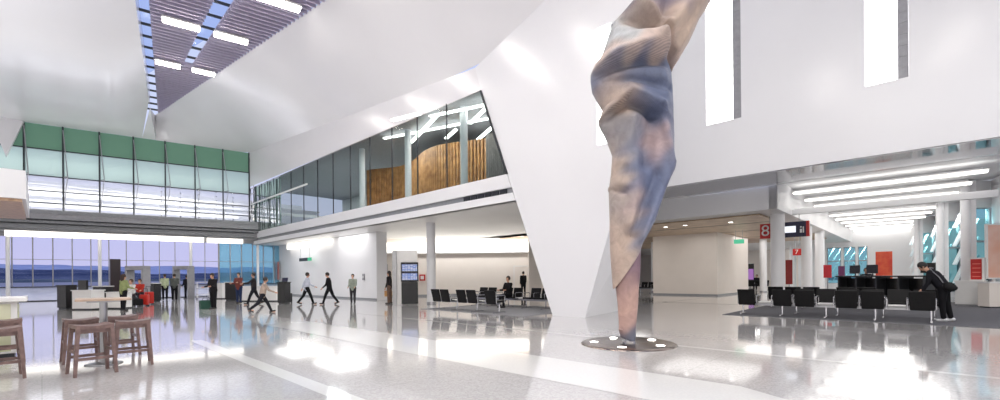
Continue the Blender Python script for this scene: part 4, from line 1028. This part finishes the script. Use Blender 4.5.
# ---------------------------------------------------------------- people
def person(px, py, rel, label, top, legs, hair=(50, 38, 32), h=1.72, pose='stand', arms=(0.1, .25, 0.05, .3), legsA=None, lean=.03, headp=0.0, hairlen=0, vox=.012, topmat=None, skirt=False, seat=None, loc=None, shoes=(40, 38, 38), fat=1.0, hand_open=True):
    loc = loc if loc is not None else onz(px, py)
    t = thing('person', loc, va(px) + rel, label, 'person'); k = h/1.72
    V = Vector
    legsA = legsA or ((.03, .04), (-.03, .04))
    P0 = V((0, 0, .92))
    sp = V((0, math.sin(lean), math.cos(lean)))
    J = {}
    for s, (th, kn) in zip((-1, 1), legsA):
        hp = P0 + V((s*.092, 0, 0)); kneep = hp + V((s*.01, math.sin(th), -math.cos(th)))*.43; an = kneep + V((0, math.sin(th-kn), -math.cos(th-kn)))*.41
        J[s] = (hp, kneep, an, th-kn)
    if pose == 'sit': dz = (seat or .47) + .09 - P0.z
    else: dz = .085 - min(J[-1][2].z, J[1][2].z)
    dv = V((0, 0, dz)); P0 = P0 + dv
    for s in J: J[s] = tuple(q + dv for q in J[s][:3]) + (J[s][3],)
    ch = P0 + sp*.36; nk = P0 + sp*.53; 
    hl = lean + headp; hs = V((0, math.sin(hl), math.cos(hl))); hc = nk + hs*.155
    hf = V((0, math.cos(hl), -math.sin(hl)))
    RH = Matrix.Rotation(-hl, 3, 'X')
    ARM = {}
    for i, s in enumerate((-1, 1)):
        sh = P0 + sp*.475 + V((s*.175, 0, 0)); a, e = arms[2*i], arms[2*i+1]
        el = sh + V((s*.07, math.sin(a), -math.cos(a))).normalized()*.29; wr_ = el + V((-s*.02, math.sin(a+e), -math.cos(a+e))).normalized()*.25
        ARM[s] = (sh, el, wr_, (wr_-el).normalized())
    b = MB()
    b.cap(P0, ch, .105*fat, .115*fat); b.cap(ch, P0 + sp*.44, .115, .095); b.cap(nk - sp*.06, hc, .052, .05)
    b.ball(hc + hs*.03, (.074, .092, .108), 18, 12, 0, RH); b.ball(hc - hs*.03 + hf*.022, (.056, .068, .078), 14, 9, 0, RH)
    b.cap(hc + hs*.015 + hf*.088, hc - hs*.015 + hf*.108, .010, .016, 8)
    b.ball(hc - hs*.052 + hf*.082, (.024, .012, .009), 8, 6, 0, RH)
    for s in (-1, 1):
        b.ball(hc + V((s*.076, 0, 0)) - hf*.005, (.010, .02, .03), 8, 6, 0, RH)
        hp, kp, an, _ = J[s]; b.cap(hp, kp, .078*fat, .052); b.cap(kp, an, .052, .036)
        b.cap(an - V((0, .03, .045)), an + V((0, .15, -.055)), .035, .028)
        sh, el, w_, d = ARM[s]; b.cap(sh, el, .047, .038); b.cap(el, w_, .036, .026)
        sd = d.cross(V((s, 0, 0))).normalized(); pa = w_ + d*.05
        side = V((s*.15, 0, 0)) + sd*.98
        side.normalize(); nrm = d.cross(side).normalized()
        b.cap(w_ + d*.012, pa + d*.03, .026, .028, 8)
        for q in range(4):
            r0 = pa + d*.04 + side*(.028 - .0185*q); ln = (.062, .074, .068, .052)[q]; cu = -nrm*s*.3
            m_ = r0 + (d + cu*.4).normalized()*ln*.5; b.cap(r0, m_, .0095, .009, 6); b.cap(m_, m_ + (d + cu*1.6).normalized()*ln*.5, .009, .0075, 6)
        tb = w_ + d*.025 + side*.025; tm = tb + (d*.6 + side*.8).normalized()*.035; b.cap(tb, tm, .011, .010, 6); b.cap(tm, tm + (d*.9 + side*.35).normalized()*.03, .010, .008, 6)
    remesh(b, 'body', M['skin'], t, vox, 3)
    g = MB()
    for s in (-1, 1): g.ball(hc + hs*.022 + hf*.083 + V((s*.031, 0, 0)), (.013, .008, .008), 8, 6, 0, RH)
    g.build('eyes', 'eye', t)
    tm_ = topmat or pm('top_fabric', top, .85, spec=.2, var=.08, scale=9)
    b = MB(); b.cap(P0 - sp*.04, ch, .135*fat, .14*fat, 12); b.cap(ch, P0 + sp*.45, .14*fat, .11, 12)
    for s in (-1, 1):
        sh, el, w_, d = ARM[s]; b.cap(P0 + sp*.45, sh, .08, .068); b.cap(sh, el, .066, .052); b.cap(el, w_ - d*.02, .052, .04); b.cap(P0 + sp*.02 + V((s*.06, 0, 0)), ch + V((s*.07, 0, 0)), .125*fat, .115*fat)
    b.cap(nk - sp*.07, nk - sp*.02, .07, .062)
    remesh(b, 'jacket' if sum(top) < 200 else 'shirt', tm_, t, max(vox, .014), 4)
    b = MB(); 
    for s in (-1, 1):
        hp, kp, an, _ = J[s]; b.cap(P0 + V((s*.04, 0, .03)), hp, .13*fat, .115*fat); b.cap(hp, kp, .105*fat, .075); b.cap(kp, an + (kp-an).normalized()*.02, .074, .058)
    remesh(b, 'trousers', pm('trouser_fabric', legs, .85, spec=.2, var=.1, scale=9), t, max(vox, .014), 4)
    for s in (-1, 1):
        an, an_a = J[s][2], J[s][3]
        fd = V((0, math.cos(an_a*.6), math.sin(an_a*.6)))
        b = MB(); b.cap(an - V((0, 0, .035)) - fd*.05, an - V((0, 0, .045)) + fd*.16, .046, .036); b.cap(an + V((0, 0, .02)), an - V((0, 0, .03)), .045, .046); remesh(b, 'shoe', pm('shoe', shoes, .5), t, .014, 2)
    b = MB(); b.ball(hc + hs*.045 - hf*.016, (.084, .098, .104), 16, 11, 0, RH); 
    hb = MB()
    for vi in range(0): pass
    o = remesh(b, 'hair', pm('hair', hair, .55, var=.2, scale=40), t, .012, 2)
    bm = bmesh.new(); bm.from_mesh(o.data)
    kill = [v for v in bm.verts if (lambda r: r.dot(hf) > .05 and r.dot(hs) < .062 or r.dot(hs) < (-.045 - hairlen))(v.co - hc)]
    bmesh.ops.delete(bm, geom=kill, context='VERTS'); bm.to_mesh(o.data); bm.free()
    so_ = o.modifiers.new('s', 'SOLIDIFY'); so_.thickness = .008; so_.offset = 1
    if hairlen:
        b = MB(); b.cap(hc - hf*.05 + hs*.02, hc - hf*.06 - hs*(.08 + hairlen), .075, .06); remesh(b, 'long_hair', o.data.materials[0], t, .014, 2)
    t.scale = (k, k, k)
    t['joints'] = 0; del t['joints']
    return t, ARM, k
def world(t, k, v):
    return Matrix.Translation(t.location) @ Matrix.Rotation(t.rotation_euler.z, 4, 'Z') @ (Vector(v)*k)
BK = (26, 26, 30)
WALK = ((.42, .12), (-.38, .25)); WALK2 = ((-.36, .3), (.4, .1))
person(165, 300, .2, 'person in a pale green shirt and dark trousers seen from behind', (196, 206, 170), BK, (70, 54, 42))
person(174.5, 300.5, -.1, 'person in a dark grey shirt standing right of the pale green shirt', (92, 96, 92), BK, arms=(.1, .3, .3, 1.2))
person(123.5, 311, -1.0, 'person in an olive green top and black trousers by the check-in desk', (150, 160, 110), BK, (60, 40, 34), h=1.6, hairlen=.08, arms=(.4, 1.1, .3, 1.0))
person(187, 299, .6, 'person in black standing under the second scanner arch', (30, 30, 36), BK, arms=(.2, .6, .5, 1.2), h=1.65)
person(213.5, 309, 2.4, 'man in all black with a green bag at his feet', (34, 33, 36), BK, h=1.62, arms=(.3, 1.2, .3, 1.1), headp=.3)
person(239, 303.5, 2.6, 'person in a dark red top and blue jeans facing a person in a dark coat', (120, 66, 60), (44, 58, 92), h=1.7, arms=(.5, 1.2, .4, 1.2))
person(254, 304.5, 1.6, 'person in a dark coat walking left towards the red topped person', (50, 46, 48), (34, 34, 42), legsA=WALK, arms=(.9, .5, -.3, .4))
person(262.5, 313, -1.4, 'person with a beige top and dark trousers hurrying in front of the white counter', (176, 158, 146), (38, 38, 46), h=1.5, legsA=((.55, .15), (-.5, .4)), lean=.2, arms=(-.4, .4, .5, .7))
person(307, 304.5, -1.35, 'striding person in a pale blue shirt pulling a dark suitcase', (196, 200, 214), BK, h=1.7, legsA=WALK2, arms=(-.5, .2, .3, .8), lean=.06)
person(329.5, 304.5, 1.3, 'striding person in black carrying a black shoulder bag', (28, 27, 30), BK, h=1.7, legsA=WALK, arms=(.2, .6, -.2, .5), lean=.1, headp=.2)
person(353, 304, 2.9, 'person in a grey green shirt and dark trousers standing alone before the white wall', (152, 160, 148), (60, 58, 62), h=1.55, arms=(.2, .9, .2, .9))
tp12, A12, k12 = person(389.5, 304, 1.2, 'person in a dark jacket holding a tan shopping bag beside the flight board', (44, 40, 42), (120, 96, 84), h=1.68, hairlen=.06)
t = thing('shoulder_bag', world(tp12, k12, A12[1][2] + A12[1][3]*.06), tp12.rotation_euler.z, 'tan shopping bag carried by the person at the flight board', 'bag')
t.location.z -= .42
g = MB(); g.bx(-.07, .07, -.19, .19, 0, .3); g.build('bag_body', pm('tan_paper', (196, 150, 96), .7), t, bev=.01); g = MB(); g.tube([(0, -.1, .29), (0, -.06, .42), (0, .06, .42), (0, .1, .29)], .01); g.build('handle', 'wood', t)
tb, Ab, kb = person(497, 302, PI, 'seated person in black facing the camera on the far seat row', (30, 29, 32), BK, pose='sit', legsA=((1.45, 1.45), (1.45, 1.45)), seat=.46, arms=(.4, 1.2, .4, 1.2), loc=LN(-13.15, 14.25, .012))
tb.rotation_euler.z = PHI + PI
person(523.5, 296, .3, 'person in black standing half behind the cream pilaster', (24, 24, 26), BK, h=1.7)
for px, py, rel, top, lg, lb_ in ((131.5, 306, 2.4, (228, 226, 222), (70, 60, 66), 'seated traveller in a white shirt left of the red suitcases'), (140, 303.5, 2.8, (190, 60, 48), (50, 44, 50), 'seated traveller in a red top behind the red suitcase')):
    person(px, py, rel, lb_, top, lg, (90, 60, 40), pose='sit', legsA=((1.4, 1.4), (1.45, 1.35)), seat=.5, arms=(.5, .9, .6, .8))
    p = onz(px, py); t = thing('folding_stool', p, va(px)+rel, 'low dark stool under the ' + lb_.split('traveller ')[1].split(' left')[0].split(' behind')[0].replace('in a', 'traveller in a'), 'stool')
    g = MB(); g.bx(-.22, .22, -.2, .2, .42, .46); g.build('seat', 'black', t, bev=.01)
    for s in (-1, 1):
        for q in (-1, 1): g = MB(); g.bar((s*.19, q*.17, 0), (s*.17, q*.15, .42), .03); g.build('leg', 'darkmetal', t)
person(866, 300, PI, 'seated dark haired person behind the work bar', (36, 34, 40), BK, pose='sit', legsA=((1.4, 1.4), (1.4, 1.4)), seat=.72, arms=(.6, 1.0, .6, 1.0), loc=pxY(866, 21.5))
p = pxY(866, 21.5); t = thing('high_stool', p, va(866), 'black high stool under the person behind the work bar', 'stool'); g = MB(); g.lathe([(0, .66), (.19, .66), (.2, .69), (.0, .7)], 24); g.build('seat', 'black', t); g = MB(); g.cyl((0, 0, .03), (0, 0, .66), .03); g.build('post', 'chrome', t); g = MB(); g.lathe([(0, .04), (.22, .02), (.22, 0)], 24); g.build('base', 'chrome', t)
# bending traveller on the right
pl_ = onz(944, 321.5)
tr, Ar, kr = person(944, 321.5, 1.45, 'bending traveller in black with a shoulder bag at the end of the front seat row', (26, 26, 32), (20, 20, 24), (30, 24, 22), h=1.78, legsA=((.05, .12), (-.12, .05)), lean=.55, headp=.3, arms=(.12, .3, .2, .45), vox=.008, shoes=(225, 226, 228), fat=1.12)
t = thing('shoulder_bag', pl_, va(944)+1.45, 'dark bag hanging from the bending traveller', 'bag')
g = MB()
def Pp(v): return Vector(v)*kr
bagc = Pp((-.2, -.13, .95))
g.ball(bagc, (.07, .15, .12), 16, 10, 0, Matrix.Rotation(.5, 3, 'X')); g.ball(bagc - Vector((0, .02, .04)), (.065, .15, .1), 16, 10); remesh(g, 'bag_body', 'black', t, .015, 3)
g = MB(); g.tube([bagc + Vector((0, .12, .1)), Pp((-.21, .06, 1.2)), Pp((-.17, .2, 1.36)), Pp((-.08, .26, 1.46)), Pp((0, .2, 1.44))], .014); g.build('strap', pm('grey_strap', (120, 120, 126), .6), t)
person(757, 290, 2.8, 'far seated person near the purple screen', (40, 38, 42), BK, pose='sit', legsA=((1.45, 1.45), (1.45, 1.45)), seat=.46, loc=onz(757, 290))

# ================================================================== LIGHT
w = bpy.data.worlds.new('world'); SC.world = w; w.use_nodes = True
nt = w.node_tree; nt.nodes.clear(); N = nt.nodes.new; L = nt.links.new
out = N('ShaderNodeOutputWorld'); bg = N('ShaderNodeBackground'); L(bg.outputs[0], out.inputs[0])
tc = N('ShaderNodeTexCoord'); sx = N('ShaderNodeSeparateXYZ'); L(tc.outputs['Generated'], sx.inputs[0])
cr = N('ShaderNodeValToRGB'); e = cr.color_ramp.elements
e[0].position = 0.0; e[0].color = lin((228, 222, 240)); e[1].position = 1; e[1].color = lin((156, 176, 226))
x_ = e.new(.08); x_.color = lin((222, 220, 244)); x_ = e.new(.3); x_.color = lin((202, 212, 244))
L(sx.outputs['Z'], cr.inputs[0])
# evening sky made brighter behind the camera, added to fill the hall
mr = N('ShaderNodeMapRange'); mr.inputs[1].default_value = -.05; mr.inputs[2].default_value = -.7; L(sx.outputs['Y'], mr.inputs[0])
mx = N('ShaderNodeMix'); mx.data_type = 'RGBA'; L(mr.outputs[0], mx.inputs[0]); L(cr.outputs[0], mx.inputs[6]); mx.inputs[7].default_value = (1.15, 1.1, 1.06, 1)
L(mx.outputs[2], bg.inputs[0]); bg.inputs[1].default_value = 1.0
def area(name, loc, rot, sx_, sy_, power, col=(1, .985, .97)):
    l = bpy.data.lights.new(name, 'AREA'); l.shape = 'RECTANGLE'; l.size = sx_; l.size_y = sy_; l.energy = power; l.color = col
    o = bpy.data.objects.new(name, l); COL.objects.link(o); o.location = loc; o.rotation_euler = rot; return o
# unseen overhead area lights added to brighten the hall
area('high_bay_lamps', (0, -4, 12.6), (0, 0, PHI), 9, 5, 300)
area('high_bay_lamps', (-14, 9, 10.6), (0, 0, PHI), 7, 5, 190)
area('high_bay_lamps', (8, -3, 13), (0, 0, PHI), 6, 4, 760)
# area lights added under the low ceilings as fill, no actual fittings
for l_, n_, p_ in ((-34, 13.4, 100), (-27, 13.4, 90)): area('recessed_lamps', LN(l_, n_, 4.15), (0, 0, PHI), 4, 2.4, p_)
for l_, n_, p_ in ((-9, 27, 70), (-16, 27, 60), (-7.5, 36, 110), (-13, 46, 220), (-20, 36, 120)): area('recessed_lamps', LN(l_, n_, 4.05), (0, 0, PHI), 5, 5, p_)
for l_, n_, p_ in ((-16, 13.4, 110), (-21, 13.6, 130), (-28, 17, 420), (-35, 17, 420)): area('mezzanine_lamps', LN(l_, n_, 8.8), (0, 0, PHI), 3, .4, p_)  # added to brighten the mezzanine interior
for n_ in (27, 33, 40): area('lounge_lamps', LN(-1.2, n_, 5.0), (0, 0, PHI), 5, 3, 35)  # added fill for the lounge, besides its strip lights
# upward area lights added only to brighten the ceilings, no fixtures stand there
area('uplighters', LN(-26, -3, 5.6), (PI, 0, PHI), 5, 4, 300)
area('uplighters', EF @ Vector((-12, -1.2, 6.1)), (PI, 0, PSI), 20, .8, 170)
area('uplighters', Vector((-9, -1, 3.2)), (PI, 0, 0), 6, 4, 210)
area('uplighters', LN(-24, 11.9, 5.3), (PI, 0, PHI), 22, .3, 120)
# added fill lights for the cream wall and for the canopy outdoors
area('wall_washers', Vector((-1.5, YB-1.6, 4.1)), (math.radians(50), 0, 0), 10, .4, 170)
area('canopy_floods', EF @ Vector((-11, 4.8, 4.4)), (PI, 0, PSI), 22, 2, 1500)
vs_ = SC.view_settings; vs_.view_transform = 'Standard'; vs_.look = 'None'; vs_.exposure = 0.1; vs_.gamma = 1; vs_.use_curve_mapping = False
